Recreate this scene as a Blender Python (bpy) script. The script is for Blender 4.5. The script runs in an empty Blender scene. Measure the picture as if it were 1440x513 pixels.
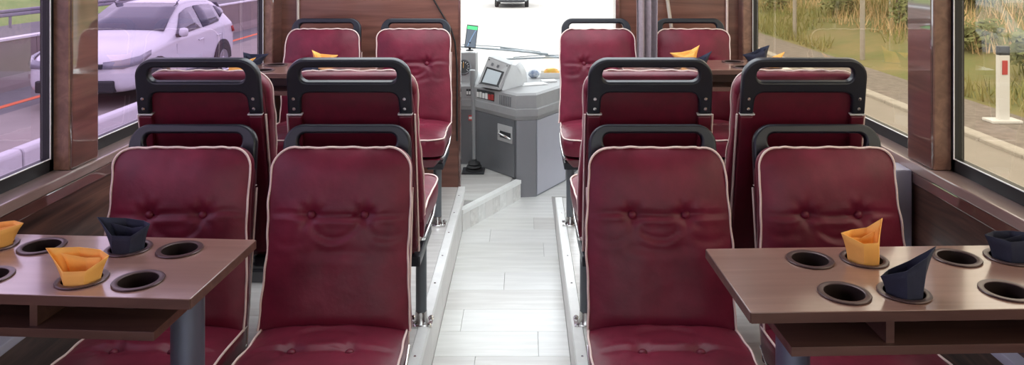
import bpy, bmesh, math, random
from mathutils import Vector, Matrix, noise

# ------------------------------------------------------------------ camera, sky, exposure
SC = bpy.context.scene
C = SC.collection
F, PX, PY, EYE = 1050.0, 737.0, -60.0, 1.64
cam_d = bpy.data.cameras.new('camera')
cam_d.sensor_width = 36.0
cam_d.lens = 36.0 * F / 1440.0
cam_d.shift_x = -(PX - 720.0) / 1440.0
cam_d.shift_y = -(256.5 - PY) / 1440.0
cam_d.clip_end = 600
cam = bpy.data.objects.new('camera', cam_d)
C.objects.link(cam)
cam.location = (0, 0, EYE)
cam.rotation_euler = (math.radians(90), 0, 0)
SC.camera = cam

world = bpy.data.worlds.new('overcast_sky')
SC.world = world
world.use_nodes = True
bg = world.node_tree.nodes['Background']
bg.inputs['Color'].default_value = (0.93, 0.97, 1.0, 1)
bg.inputs['Strength'].default_value = 1.0
SC.view_settings.view_transform = 'Standard'
SC.view_settings.look = 'None'
SC.view_settings.gamma = 1.0
SC.view_settings.use_curve_mapping = False
SC.view_settings.exposure = 2.15
SC.cycles.use_denoising = True
SC.cycles.max_bounces = 10
SC.cycles.transparent_max_bounces = 12
SC.cycles.caustics_reflective = False
SC.cycles.caustics_refractive = False

RD = math.radians
rnd = random.Random(7)

# ------------------------------------------------------------------ materials
MATS = {}


def lin(c):
    return tuple(((v / 12.92) if v <= 0.04045 else ((v + 0.055) / 1.055) ** 2.4) for v in [x / 255.0 for x in c])


def mat(name, col, rough=0.5, metal=0.0, var=0.0, scale=8.0, bump=0.0, bscale=60.0, sheen=0.0, coat=0.0,
        emit=0.0, spec=0.5, stretch=(1, 1, 1), col2=None):
    m = bpy.data.materials.new(name)
    m.use_nodes = True
    nt = m.node_tree
    b = nt.nodes['Principled BSDF']
    b.inputs['Base Color'].default_value = (*col, 1)
    b.inputs['Roughness'].default_value = rough
    b.inputs['Metallic'].default_value = metal
    b.inputs['Specular IOR Level'].default_value = spec
    if sheen:
        b.inputs['Sheen Weight'].default_value = sheen
        b.inputs['Sheen Roughness'].default_value = 0.4
    if coat:
        b.inputs['Coat Weight'].default_value = coat
        b.inputs['Coat Roughness'].default_value = 0.12
    tc = None
    if var or col2 or bump:
        tc = nt.nodes.new('ShaderNodeTexCoord')
        mp = nt.nodes.new('ShaderNodeMapping')
        mp.inputs['Scale'].default_value = stretch
        nt.links.new(tc.outputs['Object'], mp.inputs['Vector'])
    if var or col2:
        n = nt.nodes.new('ShaderNodeTexNoise')
        n.inputs['Scale'].default_value = scale
        n.inputs['Detail'].default_value = 5
        n.inputs['Roughness'].default_value = 0.6
        nt.links.new(mp.outputs['Vector'], n.inputs['Vector'])
        r = nt.nodes.new('ShaderNodeValToRGB')
        r.color_ramp.elements[0].position = 0.3
        r.color_ramp.elements[1].position = 0.7
        a = col
        c2 = col2 if col2 else tuple(min(1, v * (1 + var)) for v in col)
        if not col2:
            a = tuple(v * (1 - var) for v in col)
        r.color_ramp.elements[0].color = (*a, 1)
        r.color_ramp.elements[1].color = (*c2, 1)
        nt.links.new(n.outputs['Fac'], r.inputs['Fac'])
        nt.links.new(r.outputs['Color'], b.inputs['Base Color'])
    if bump:
        n2 = nt.nodes.new('ShaderNodeTexNoise')
        n2.inputs['Scale'].default_value = bscale
        n2.inputs['Detail'].default_value = 4
        nt.links.new(mp.outputs['Vector'], n2.inputs['Vector'])
        bp = nt.nodes.new('ShaderNodeBump')
        bp.inputs['Strength'].default_value = bump
        bp.inputs['Distance'].default_value = 0.004
        nt.links.new(n2.outputs['Fac'], bp.inputs['Height'])
        nt.links.new(bp.outputs['Normal'], b.inputs['Normal'])
    if emit:
        b.inputs['Emission Color'].default_value = (*col, 1)
        b.inputs['Emission Strength'].default_value = emit
    MATS[name] = m
    return m


def wood(name, c_dark, c_light, axis='Y', rough=0.35, coat=0.3, scale=1.0, warp=1.2, ior=1.5, crough=0.1):
    m = bpy.data.materials.new(name)
    m.use_nodes = True
    nt = m.node_tree
    b = nt.nodes['Principled BSDF']
    tc = nt.nodes.new('ShaderNodeTexCoord')
    mp = nt.nodes.new('ShaderNodeMapping')
    s = [14.0 * scale] * 3
    s['XYZ'.index(axis)] = 1.1 * scale
    mp.inputs['Scale'].default_value = s
    nt.links.new(tc.outputs['Object'], mp.inputs['Vector'])
    n1 = nt.nodes.new('ShaderNodeTexNoise')
    n1.inputs['Scale'].default_value = 1.6
    n1.inputs['Detail'].default_value = 6
    n1.inputs['Distortion'].default_value = warp
    nt.links.new(mp.outputs['Vector'], n1.inputs['Vector'])
    r = nt.nodes.new('ShaderNodeValToRGB')
    e = r.color_ramp.elements
    e[0].position, e[0].color = 0.30, (*c_dark, 1)
    e[1].position, e[1].color = 0.72, (*c_light, 1)
    e2 = e.new(0.5)
    e2.color = (*[(0.6 * a + 0.4 * d) for a, d in zip(c_dark, c_light)], 1)
    nt.links.new(n1.outputs['Fac'], r.inputs['Fac'])
    nt.links.new(r.outputs['Color'], b.inputs['Base Color'])
    b.inputs['Roughness'].default_value = rough
    b.inputs['Coat Weight'].default_value = coat
    b.inputs['Coat Roughness'].default_value = crough
    b.inputs['Coat IOR'].default_value = ior
    MATS[name] = m
    return m


def glass(name, tint, refl=1.0):
    m = bpy.data.materials.new(name)
    m.use_nodes = True
    nt = m.node_tree
    nt.nodes.clear()
    out = nt.nodes.new('ShaderNodeOutputMaterial')
    tr = nt.nodes.new('ShaderNodeBsdfTransparent')
    tr.inputs['Color'].default_value = (*tint, 1)
    gl = nt.nodes.new('ShaderNodeBsdfGlossy')
    gl.inputs['Roughness'].default_value = 0.02
    gl.inputs['Color'].default_value = (refl, refl, refl, 1)
    # thin pane: Schlick reflectance, the same from both faces
    lw = nt.nodes.new('ShaderNodeLayerWeight')
    lw.inputs['Blend'].default_value = 0.5
    pw = nt.nodes.new('ShaderNodeMath')
    pw.operation = 'POWER'
    pw.inputs[1].default_value = 5.0
    nt.links.new(lw.outputs['Facing'], pw.inputs[0])
    ma = nt.nodes.new('ShaderNodeMath')
    ma.operation = 'MULTIPLY_ADD'
    ma.inputs[1].default_value = 0.92
    ma.inputs[2].default_value = 0.06
    nt.links.new(pw.outputs[0], ma.inputs[0])
    mx = nt.nodes.new('ShaderNodeMixShader')
    nt.links.new(ma.outputs[0], mx.inputs['Fac'])
    nt.links.new(tr.outputs['BSDF'], mx.inputs[1])
    nt.links.new(gl.outputs['BSDF'], mx.inputs[2])
    nt.links.new(mx.outputs['Shader'], out.inputs['Surface'])
    MATS[name] = m
    return m


def leaf_mat(name, c1, c2):
    m = mat(name, c1, rough=0.7, col2=c2, scale=1.3)
    return m


mat('velvet', (0.098, 0.0045, 0.0175), rough=0.45, col2=(0.195, 0.013, 0.038), scale=6, bump=0.38, bscale=24, sheen=0.03, spec=0.4)
mat('shell_red', (0.100, 0.0015, 0.014), rough=0.42, var=0.2, scale=30)
mat('piping', (0.80, 0.63, 0.58), rough=0.6)
mat('black_plastic', (0.010, 0.012, 0.020), rough=0.36, bump=0.05, bscale=300)
mat('chrome', (0.75, 0.75, 0.74), rough=0.22, metal=1.0)
mat('aluminium', (0.86, 0.87, 0.85), rough=0.42, metal=0.15, var=0.05, scale=20)
mat('grey_tube', (0.13, 0.145, 0.16), rough=0.4, metal=0.3)
mat('table_leg', (0.17, 0.19, 0.26), rough=0.38, metal=0.55)
mat('cup_ring', (0.09, 0.055, 0.055), rough=0.3, metal=0.3)
mat('cup_inside', (0.020, 0.011, 0.010), rough=0.6, spec=0.2)
mat('napkin_yellow', lin((252, 184, 96)), rough=0.85, var=0.05, scale=18, bump=0.1, bscale=160)
mat('napkin_navy', lin((40, 43, 62)), rough=0.9, var=0.15, scale=18, bump=0.15, bscale=160)
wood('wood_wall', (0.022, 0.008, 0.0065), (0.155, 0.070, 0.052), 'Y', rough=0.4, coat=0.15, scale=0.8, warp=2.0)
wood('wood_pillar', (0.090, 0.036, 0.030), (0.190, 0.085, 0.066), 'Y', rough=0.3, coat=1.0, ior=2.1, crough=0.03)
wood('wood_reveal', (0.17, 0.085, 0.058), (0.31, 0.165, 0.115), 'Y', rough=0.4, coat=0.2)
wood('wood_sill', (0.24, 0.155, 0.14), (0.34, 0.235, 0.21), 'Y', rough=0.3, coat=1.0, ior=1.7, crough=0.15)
wood('wood_partition', (0.115, 0.042, 0.030), (0.25, 0.102, 0.072), 'X', rough=0.4, coat=0.2, scale=0.7)
wood('wood_table', (0.22, 0.115, 0.088), (0.31, 0.175, 0.14), 'X', rough=0.3, coat=1.0, scale=1.2, warp=0.6, ior=1.7, crough=0.14)
wood('wood_table_edge', (0.085, 0.040, 0.032), (0.15, 0.075, 0.060), 'X', rough=0.4, coat=0.1)
wood('plank_a', (0.62, 0.62, 0.59), (0.78, 0.78, 0.75), 'X', rough=0.4, coat=0.7, scale=1.4, warp=0.5, crough=0.22)
wood('plank_b', (0.55, 0.535, 0.51), (0.72, 0.71, 0.68), 'X', rough=0.4, coat=0.7, scale=1.4, warp=0.5, crough=0.22)
wood('plank_c', (0.64, 0.64, 0.62), (0.78, 0.78, 0.76), 'X', rough=0.4, coat=0.6, scale=1.4, warp=0.5, crough=0.22)
mat('floor_base', (0.36, 0.35, 0.34), rough=0.7)
mat('riser', (0.70, 0.69, 0.67), rough=0.45, var=0.06, scale=6)
mat('ceiling_cream', (0.72, 0.70, 0.67), rough=0.7, var=0.03)
mat('gasket', (0.012, 0.012, 0.014), rough=0.5)
mat('dash_grey', (0.31, 0.31, 0.315), rough=0.5, var=0.05, scale=14)
mat('dash_light', (0.46, 0.465, 0.47), rough=0.45, var=0.04, scale=14)
mat('dash_panel', (0.17, 0.175, 0.19), rough=0.32, metal=0.25, var=0.08, scale=3)
mat('dash_pale', (0.40, 0.40, 0.46), rough=0.4, var=0.04, scale=3)
mat('post_metal', (0.24, 0.24, 0.26), rough=0.4, var=0.04, scale=3)
mat('wiper_grey', (0.46, 0.50, 0.53), rough=0.5)
mat('lever_grey', (0.30, 0.31, 0.32), rough=0.4, metal=0.3)
mat('dash_dark', (0.03, 0.032, 0.036), rough=0.45)
mat('screen_blue', (0.55, 0.62, 0.66), rough=0.12, coat=0.5)
mat('phone_screen', (0.030, 0.042, 0.060), rough=0.15, emit=0.5)
mat('phone_green', (0.05, 0.55, 0.16), rough=0.3, emit=0.35)
mat('phone_route', (0.16, 0.26, 0.42), rough=0.3, emit=0.2)
mat('white_plastic', (0.78, 0.78, 0.76), rough=0.4)
mat('red_plastic', (0.5, 0.06, 0.06), rough=0.4)
mat('rubber', (0.018, 0.018, 0.019), rough=0.6)
mat('curtain', (0.30, 0.245, 0.27), rough=0.9, var=0.12, scale=40, sheen=0.2)
mat('pole_beige', (0.58, 0.50, 0.44), rough=0.4)
mat('paper', (0.85, 0.86, 0.86), rough=0.8)
mat('packet_blue', (0.12, 0.20, 0.38), rough=0.5, col2=(0.75, 0.78, 0.8), scale=28)
mat('packet_yellow', (0.75, 0.55, 0.08), rough=0.5, col2=(0.8, 0.3, 0.08), scale=22)
mat('heater_grey', (0.12, 0.125, 0.135), rough=0.5, var=0.08)
mat('trim_grey', (0.42, 0.40, 0.50), rough=0.4, metal=0.1)
mat('wall_outer', (0.6, 0.6, 0.6), rough=0.5)
glass('glass_left', (0.345, 0.262, 0.38))
glass('glass_right', (0.47, 0.40, 0.295))
glass('glass_front', (0.94, 0.96, 0.96))
glass('glass_added_hatch', (0.93, 0.94, 0.95))
# outside
mat('asphalt', (0.165, 0.16, 0.165), rough=0.9, var=0.08, scale=3)
mat('road_pale', (0.30, 0.27, 0.245), rough=0.9, var=0.06, scale=2)
mat('gravel', (0.22, 0.19, 0.175), rough=0.95, var=0.25, scale=6)
mat('concrete_kerb', (0.42, 0.39, 0.36), rough=0.9, var=0.1, scale=5)
mat('concrete_wall', (0.25, 0.205, 0.198), rough=0.9, var=0.08, scale=1.2)
mat('orange_paint', (0.80, 0.16, 0.05), rough=0.7)
mat('white_paint', (0.72, 0.72, 0.74), rough=0.6)
mat('barrier_white', (0.60, 0.59, 0.62), rough=0.55, var=0.05, scale=3)
mat('galvanised', (0.27, 0.25, 0.31), rough=0.5, metal=0.4)
mat('grass', (0.12, 0.16, 0.045), rough=0.95, col2=(0.27, 0.21, 0.10), scale=0.55)
mat('grass_bright', (0.18, 0.30, 0.07), rough=0.95, col2=(0.30, 0.38, 0.12), scale=0.8)
mat('grass_blade_green', (0.24, 0.27, 0.085), rough=0.9, col2=(0.40, 0.34, 0.16), scale=0.7)
mat('grass_blade_straw', (0.60, 0.44, 0.25), rough=0.9, col2=(0.70, 0.52, 0.32), scale=0.7)
leaf_mat('leaf_dark', (0.075, 0.10, 0.035), (0.14, 0.16, 0.06))
leaf_mat('leaf_mid', (0.15, 0.18, 0.06), (0.25, 0.25, 0.10))
mat('bark', (0.16, 0.12, 0.09), rough=0.95, var=0.3, scale=8)
mat('post_grey', (0.40, 0.37, 0.34), rough=0.8, var=0.1)
mat('car_white', (0.62, 0.62, 0.66), rough=0.28, coat=0.6)
mat('car_silver', (0.42, 0.45, 0.48), rough=0.3, metal=0.5, coat=0.5)
mat('car_glass', (0.075, 0.075, 0.115), rough=0.08, coat=0.6)
mat('car_black', (0.02, 0.02, 0.024), rough=0.5)
mat('car_lamp', (0.24, 0.24, 0.29), rough=0.15, coat=0.5)
mat('car_tail', (0.4, 0.02, 0.02), rough=0.2, coat=0.5)
mat('rim', (0.42, 0.42, 0.45), rough=0.3, metal=0.8)


# ------------------------------------------------------------------ mesh helpers
class MB:
    def __init__(s):
        s.v, s.f = [], []

    def add(s, verts, faces):
        n = len(s.v)
        s.v += [tuple(p) for p in verts]
        s.f += [tuple(i + n for i in f) for f in faces]
        return s

    def box(s, x0, x1, y0, y1, z0, z1):
        return s.add([(x0, y0, z0), (x1, y0, z0), (x1, y1, z0), (x0, y1, z0), (x0, y0, z1), (x1, y0, z1), (x1, y1, z1), (x0, y1, z1)],
                     [(0, 3, 2, 1), (4, 5, 6, 7), (0, 1, 5, 4), (1, 2, 6, 5), (2, 3, 7, 6), (3, 0, 4, 7)])

    def prism(s, pts, z0, z1):
        n = len(pts)
        area = sum(pts[i][0] * pts[(i + 1) % n][1] - pts[(i + 1) % n][0] * pts[i][1] for i in range(n))
        if area < 0:
            pts = pts[::-1]
        vs = [(p[0], p[1], z0) for p in pts] + [(p[0], p[1], z1) for p in pts]
        fs = [tuple(range(n))[::-1], tuple(range(n, 2 * n))]
        fs += [(i, (i + 1) % n, n + (i + 1) % n, n + i) for i in range(n)]
        return s.add(vs, fs)

    def hexa(s, lo, hi):
        """eight corners: lo four and hi four in matching order"""
        return s.add(list(lo) + list(hi), [(0, 3, 2, 1), (4, 5, 6, 7), (0, 1, 5, 4), (1, 2, 6, 5), (2, 3, 7, 6), (3, 0, 4, 7)])

    def tube(s, path, r, n=8, closed=False, caps=True):
        path = [Vector(p) for p in path]
        m = len(path)
        rs = r if isinstance(r, (list, tuple)) else [r] * m
        base = len(s.v)
        up = None
        for i, p in enumerate(path):
            a = path[(i - 1) % m] if (closed or i > 0) else path[i]
            b = path[(i + 1) % m] if (closed or i < m - 1) else path[i]
            t = (b - a).normalized()
            if up is None:
                up = Vector((0, 0, 1)) if abs(t.z) < 0.9 else Vector((1, 0, 0))
            sx = t.cross(up)
            if sx.length < 1e-5:
                sx = t.orthogonal()
            sx.normalize()
            up = sx.cross(t).normalized()
            for k in range(n):
                an = 2 * math.pi * k / n
                s.v.append(tuple(p + (sx * math.cos(an) + up * math.sin(an)) * rs[i]))
        for i in range(m if closed else m - 1):
            j = (i + 1) % m
            for k in range(n):
                k2 = (k + 1) % n
                s.f.append((base + i * n + k, base + i * n + k2, base + j * n + k2, base + j * n + k))
        if caps and not closed:
            s.f.append(tuple(base + k for k in range(n))[::-1])
            s.f.append(tuple(base + (m - 1) * n + k for k in range(n)))
        return s

    def lathe(s, prof, c=(0, 0, 0), n=24, M=None, caps=True):
        """profile of (radius, height) pairs about the z axis through c"""
        base = len(s.v)
        for (r, z) in prof:
            for k in range(n):
                a = 2 * math.pi * k / n
                p = Vector((r * math.cos(a), r * math.sin(a), z))
                if M:
                    p = M @ p
                s.v.append((p.x + c[0], p.y + c[1], p.z + c[2]))
        for i in range(len(prof) - 1):
            for k in range(n):
                k2 = (k + 1) % n
                s.f.append((base + i * n + k, base + i * n + k2, base + (i + 1) * n + k2, base + (i + 1) * n + k))
        if caps:
            s.f.append(tuple(base + k for k in range(n))[::-1])
            e = base + (len(prof) - 1) * n
            s.f.append(tuple(e + k for k in range(n)))
        return s

    def mesh(s, name, m, bevel=0.0, smooth=None, seg=2, fix=False):
        me = bpy.data.meshes.new(name)
        me.from_pydata(s.v, [], s.f)
        if bevel or fix:
            bm = bmesh.new()
            bm.from_mesh(me)
            if fix:
                bmesh.ops.recalc_face_normals(bm, faces=bm.faces)
            if bevel:
                es = [e for e in bm.edges if len(e.link_faces) == 2 and e.calc_face_angle(0) > 0.5]
                bmesh.ops.bevel(bm, geom=es, offset=bevel, segments=seg, profile=0.6, affect='EDGES', clamp_overlap=True)
            bm.to_mesh(me)
            bm.free()
        if smooth is not None:
            me.polygons.foreach_set('use_smooth', [True] * len(me.polygons))
            me.set_sharp_from_angle(angle=RD(smooth))
        if m:
            me.materials.append(MATS[m] if isinstance(m, str) else m)
        return me

    def build(s, name, m, parent=None, bevel=0.0, smooth=None, seg=2, fix=False, base=None):
        """base: a world location to subtract, so the vertices can be given in world coordinates"""
        if base is not None:
            s.v = [(p[0] - base[0], p[1] - base[1], p[2] - base[2]) for p in s.v]
        return link(name, s.mesh(name, m, bevel, smooth, seg, fix), parent)


def link(name, me, parent=None, loc=None):
    o = bpy.data.objects.new(name, me)
    C.objects.link(o)
    if parent:
        o.parent = parent
    if loc:
        o.location = loc
    return o


def tag(o, label=None, cat=None, group=None, kind=None):
    if label:
        o['label'] = label
    if cat:
        o['category'] = cat
    if group:
        o['group'] = group
    if kind:
        o['kind'] = kind
    return o


def thing(name, label, cat, loc=(0, 0, 0), rz=0.0, group=None, kind=None):
    o = bpy.data.objects.new(name, None)
    o.empty_display_size = 0.1
    C.objects.link(o)
    o.location = loc
    o.rotation_euler = (0, 0, rz)
    return tag(o, label, cat, group, kind)


def struct(name, label, loc=(0, 0, 0)):
    return thing(name, label, None, loc, kind='structure')


def copy_tree(o, parent=None):
    c = o.copy()
    C.objects.link(c)
    c.parent = parent
    for ch in o.children:
        copy_tree(ch, c)
    return c


def curve_plate(name, outline, holes, half, bev, m, M=None):
    """flat plate with holes: a filled 2D curve turned into a mesh"""
    cd = bpy.data.curves.new(name, 'CURVE')
    cd.dimensions = '2D'
    cd.fill_mode = 'BOTH'
    cd.extrude = half
    cd.bevel_depth = bev
    cd.bevel_resolution = 2
    for pts in [outline] + holes:
        sp = cd.splines.new('POLY')
        sp.points.add(len(pts) - 1)
        for p, q in zip(sp.points, pts):
            p.co = (q[0], q[1], 0, 1)
        sp.use_cyclic_u = True
    o = bpy.data.objects.new(name, cd)
    C.objects.link(o)
    dg = bpy.context.evaluated_depsgraph_get()
    dg.update()
    me = bpy.data.meshes.new_from_object(o.evaluated_get(dg))
    bpy.data.objects.remove(o)
    bpy.data.curves.remove(cd)
    if M:
        me.transform(M)
    me.materials.clear()
    me.materials.append(MATS[m])
    me.name = name
    me.polygons.foreach_set('use_smooth', [True] * len(me.polygons))
    me.set_sharp_from_angle(angle=RD(40))
    return me


def arc(cx, cy, r, a0, a1, n=8):
    return [(cx + r * math.cos(RD(a0 + (a1 - a0) * i / n)), cy + r * math.sin(RD(a0 + (a1 - a0) * i / n))) for i in range(n + 1)]


def rrect(x0, x1, y0, y1, r, n=6):
    return arc(x1 - r, y1 - r, r, 0, 90, n) + arc(x0 + r, y1 - r, r, 90, 180, n) + arc(x0 + r, y0 + r, r, 180, 270, n) + arc(x1 - r, y0 + r, r, 270, 360, n)


# ------------------------------------------------------------------ the bus shell
XL, XR = -1.51, 1.36            # inner faces of the side walls
GL, GR = -1.58, 1.435           # glass planes
SILL = EYE - 0.71
ZTOP = 1.97                     # window head
ZC = 2.10                       # ceiling
PLAT = 0.21
YB, YF = -3.2, 6.15
P1, P2 = 2.49, 2.65             # near pillar along the bus
YPL, YPR = 4.65, 4.74           # partitions behind the far seats


def side_wall(side):
    s = -1 if side == 'left' else 1
    xi, xg = (XL, GL) if s < 0 else (XR, GR)
    far = 4.50 if s < 0 else 4.66
    w = struct('wall_' + side, 'dark wood panelled ' + side + ' side wall of the bus below and between its windows')
    lo, hi = sorted((xi, xg + s * 0.03))
    # lower panel
    yend = YF if s < 0 else 4.90
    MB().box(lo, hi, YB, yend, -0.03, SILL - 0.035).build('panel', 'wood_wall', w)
    # ledge under the window, proud of the panel, and the slim moulding beneath it
    a, b = sorted((xi - s * 0.012, xg + s * 0.03))
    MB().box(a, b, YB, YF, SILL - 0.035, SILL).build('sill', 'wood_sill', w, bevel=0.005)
    a, b = sorted((xi - s * 0.008, xi + s * 0.01))
    MB().box(a, b, YB, yend, SILL - 0.075, SILL - 0.037).build('moulding', 'wood_pillar', w, bevel=0.003)
    # header above the windows
    MB().box(lo, hi, YB, YF, ZTOP, ZC + 0.02).build('header', 'wood_pillar', w)
    # pillars
    spans = [(-3.2, -3.0), (-0.62, -0.46), (P1, P2), (far, far + 0.24), (YF - 0.12, YF)]
    for (y0, y1) in spans:
        MB().box(lo, hi, y0 + 0.004, y1, SILL + 0.001, ZTOP).build('pillar', 'wood_pillar', w, bevel=0.006)
        a, b = sorted((xi + s * 0.006, xg - s * 0.012))
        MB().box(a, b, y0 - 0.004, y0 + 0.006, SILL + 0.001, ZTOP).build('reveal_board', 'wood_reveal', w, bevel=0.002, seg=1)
    # grey strip along the lower panel and its narrow ledge
    a, b = sorted((xi - s * 0.045, xi + s * 0.005))
    MB().box(a, b, -1.0, 2.52, EYE - 1.09 - 0.028, EYE - 1.09).build('heater_ledge', 'trim_grey', w, bevel=0.004)
    # the windows
    k0 = 1 if s < 0 else 4
    g = 'glass_left' if s < 0 else 'glass_right'
    names = [('rear', -3.0, -0.62), ('near', -0.46, P1), ('middle', P2, far), ('front', far + 0.24, YF - 0.12)]
    for i, (nm, y0, y1) in enumerate(names):
        wn = struct('window_%d' % (k0 + i + (i // 4)), 'tinted %s side bus window with black rubber gasket, the %s one' % (side, nm))
        fr = 0.022
        gk = 'gasket'
        x0, x1 = sorted((xg - s * 0.012, xg + s * 0.02))
        for (ya, yb, za, zb) in ((y0, y1, SILL, SILL + fr + 0.02), (y0, y1, ZTOP - fr, ZTOP), (y0, y0 + fr, SILL, ZTOP), (y1 - fr, y1, SILL, ZTOP)):
            MB().box(x0, x1, ya, yb, za + 0.001, zb - 0.001).build('gasket', gk, wn)
        # bright metal bead along the gasket
        xb = xg - s * 0.014
        bd = MB()
        bd.tube([(xb, y1 - fr, SILL + fr + 0.02), (xb, y1 - fr, ZTOP - fr)], 0.0022, 6)
        bd.tube([(xb, y0 + fr, SILL + fr + 0.022), (xb, y1 - fr, SILL + fr + 0.022)], 0.0022, 6)
        bd.build('bead', 'aluminium', wn)
        x0, x1 = sorted((xg, xg + s * 0.004))
        me = MB().add([(xg, y0 + fr, SILL + fr), (xg, y1 - fr, SILL + fr), (xg, y1 - fr, ZTOP - fr), (xg, y0 + fr, ZTOP - fr)], [(0, 1, 2, 3)])
        me.build('pane', 'glass_front' if nm == 'front' else g, wn)  # hidden front panes left untinted to brighten the dashboard and far seats
    return w


wl = side_wall('left')
wr = side_wall('right')
# grey conduit standing against the right wall behind the row of seats, and the pale conduits by the partitions
o = MB().box(1.295, 1.352, 2.60, 2.70, 0.0, 0.9).build('conduit_cover', 'trim_grey', wr, bevel=0.006)
tag(o, 'blue grey vertical conduit cover')

# assumed entrance door, out of view, glazed to bring daylight to the dashboard
d1 = struct('door_assumed', 'assumed front entrance door on the right, glazed for daylight, behind the partition')
for (ya, yb, za, zb) in ((4.90, 4.96, 0.0, SILL - 0.036), (5.97, 6.03, 0.0, SILL - 0.036), (4.96, 5.97, 0.0, 0.10), (4.96, 5.97, SILL - 0.10, SILL - 0.036), (6.03, YF, -0.03, SILL - 0.036)):
    MB().box(XR + 0.02, GR + 0.01, ya, yb, za, zb).build('door_frame', 'gasket', d1)
MB().add([(GR, 4.96, 0.10), (GR, 5.97, 0.10), (GR, 5.97, SILL - 0.10), (GR, 4.96, SILL - 0.10)], [(0, 1, 2, 3)]).build('pane', 'glass_front', d1)

# ceiling, its glazed hatch added out of view to let daylight in from above
ce = struct('ceiling', 'pale flat ceiling of the bus with an added daylight hatch')
HX0, HX1, HY0, HY1 = -1.15, 1.0, 2.2, 4.6
for (x0, x1, y0, y1) in ((XL - 0.1, HX0, YB, YF), (HX1, XR + 0.1, YB, YF), (HX0, HX1, YB, HY0), (HX0, HX1, HY1, YF)):
    MB().box(x0, x1, y0, y1, ZC, ZC + 0.06).build('ceiling_panel', 'ceiling_cream', ce)
wn = struct('window_9', 'large clear roof hatch pane added over the aisle for daylight')
MB().add([(HX0, HY0, ZC + 0.04), (HX1, HY0, ZC + 0.04), (HX1, HY1, ZC + 0.04), (HX0, HY1, ZC + 0.04)], [(0, 1, 2, 3)]).build('pane', 'glass_added_hatch', wn)
for (x0, x1, y0, y1) in ((HX0, HX0 + 0.03, HY0, HY1), (HX1 - 0.03, HX1, HY0, HY1), (HX0 + 0.03, HX1 - 0.03, HY0, HY0 + 0.03), (HX0 + 0.03, HX1 - 0.03, HY1 - 0.03, HY1)):
    MB().box(x0, x1, y0, y1, ZC - 0.02, ZC + 0.03).build('added_hatch_frame', 'aluminium', wn)

# rear wall with an unseen clear window added for daylight, front wall and windscreen
wb = struct('wall_rear', 'wood panelled rear wall of the bus around the added rear window')
MB().box(XL - 0.1, XR + 0.1, YB - 0.06, YB, -0.03, 0.75).build('panel', 'wood_partition', wb)
MB().box(XL - 0.1, XR + 0.1, YB - 0.06, YB, 1.95, ZC + 0.06).build('header', 'wood_partition', wb)
for (x0, x1) in ((XL - 0.1, XL + 0.2), (XR - 0.2, XR + 0.1)):
    MB().box(x0, x1, YB - 0.06, YB, 0.75, 1.95).build('pillar', 'wood_partition', wb)
wn = struct('window_10', 'wide clear rear window added behind the camera for daylight')
MB().add([(XL + 0.2, YB - 0.03, 0.75), (XR - 0.2, YB - 0.03, 0.75), (XR - 0.2, YB - 0.03, 1.95), (XL + 0.2, YB - 0.03, 1.95)], [(0, 1, 2, 3)]).build('pane', 'glass_front', wn)
wf = struct('wall_front', 'grey front wall of the bus below the windscreen')
MB().box(XL - 0.1, XR + 0.1, YF, YF + 0.08, -0.03, 0.66).build('panel', 'dash_grey', wf)
MB().box(XL - 0.1, XR + 0.1, YF, YF + 0.08, 1.98, ZC + 0.06).build('header', 'ceiling_cream', wf)
for (x0, x1) in ((XL - 0.1, XL + 0.07), (XR - 0.07, XR + 0.1)):
    MB().box(x0, x1, YF, YF + 0.08, 0.66, 1.98).build('pillar', 'dash_grey', wf)
wn = struct('window_11', 'wide clear windscreen of the bus, glaring white')
MB().add([(XL + 0.07, YF + 0.04, 0.66), (XR - 0.07, YF + 0.04, 0.66), (XR - 0.07, YF + 0.04, 1.98), (XL + 0.07, YF + 0.04, 1.98)], [(0, 1, 2, 3)]).build('pane', 'glass_front', wn)

# ------------------------------------------------------------------ floors
PM = ['plank_a', 'plank_b', 'plank_c']
plank_cache = {}


def plank(parent, x0, x1, y0, y1, z, m=None):
    """one floor board, 4 mm proud of the base with bevelled edges"""
    w, d = round(x1 - x0, 3), round(y1 - y0, 3)
    mt = m or rnd.choice(PM)
    key = (w, d, mt)
    if key not in plank_cache:
        plank_cache[key] = MB().box(-w / 2 + .0006, w / 2 - .0006, -d / 2 + .0006, d / 2 - .0006, 0, 0.006).mesh('plank', mt, bevel=0.0008, seg=1)
    return link('plank', plank_cache[key], parent, ((x0 + x1) / 2, (y0 + y1) / 2, z - 0.006))


AX0, AX1 = -0.3725, 0.190
fl = struct('floor', 'whitewashed plank floor of the low centre aisle')
MB().box(XL, XR, YB, YF, -0.05, -0.006).build('subfloor', 'floor_base', fl)
y = 0.2
i = 0
while y < 5.0:
    y1 = y + 0.205
    if y < 2.5:
        plank(fl, XL + 0.001, -0.45, y, y1, 0)
        plank(fl, -0.45, 0.25, y, y1, 0)
        plank(fl, 0.25, XR - 0.001, y, y1, 0)
    else:
        c = [0.06, -0.28, 9, -0.10, 9, 0.11, -0.2][i % 7]
        if c < 1:
            plank(fl, AX0 + 0.001, c, y, y1, 0)
            plank(fl, c, AX1 - 0.001, y, y1, 0)
        else:
            plank(fl, AX0 + 0.001, AX1 - 0.001, y, y1, 0)
    y = y1
    i += 1
while y < 6.0:
    plank(fl, AX0 + 0.3, 0.75, y, y + 0.205, 0)
    plank(fl, 0.75, XR - 0.001, y, y + 0.205, 0)
    y += 0.205
PLY0 = 2.57


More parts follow.
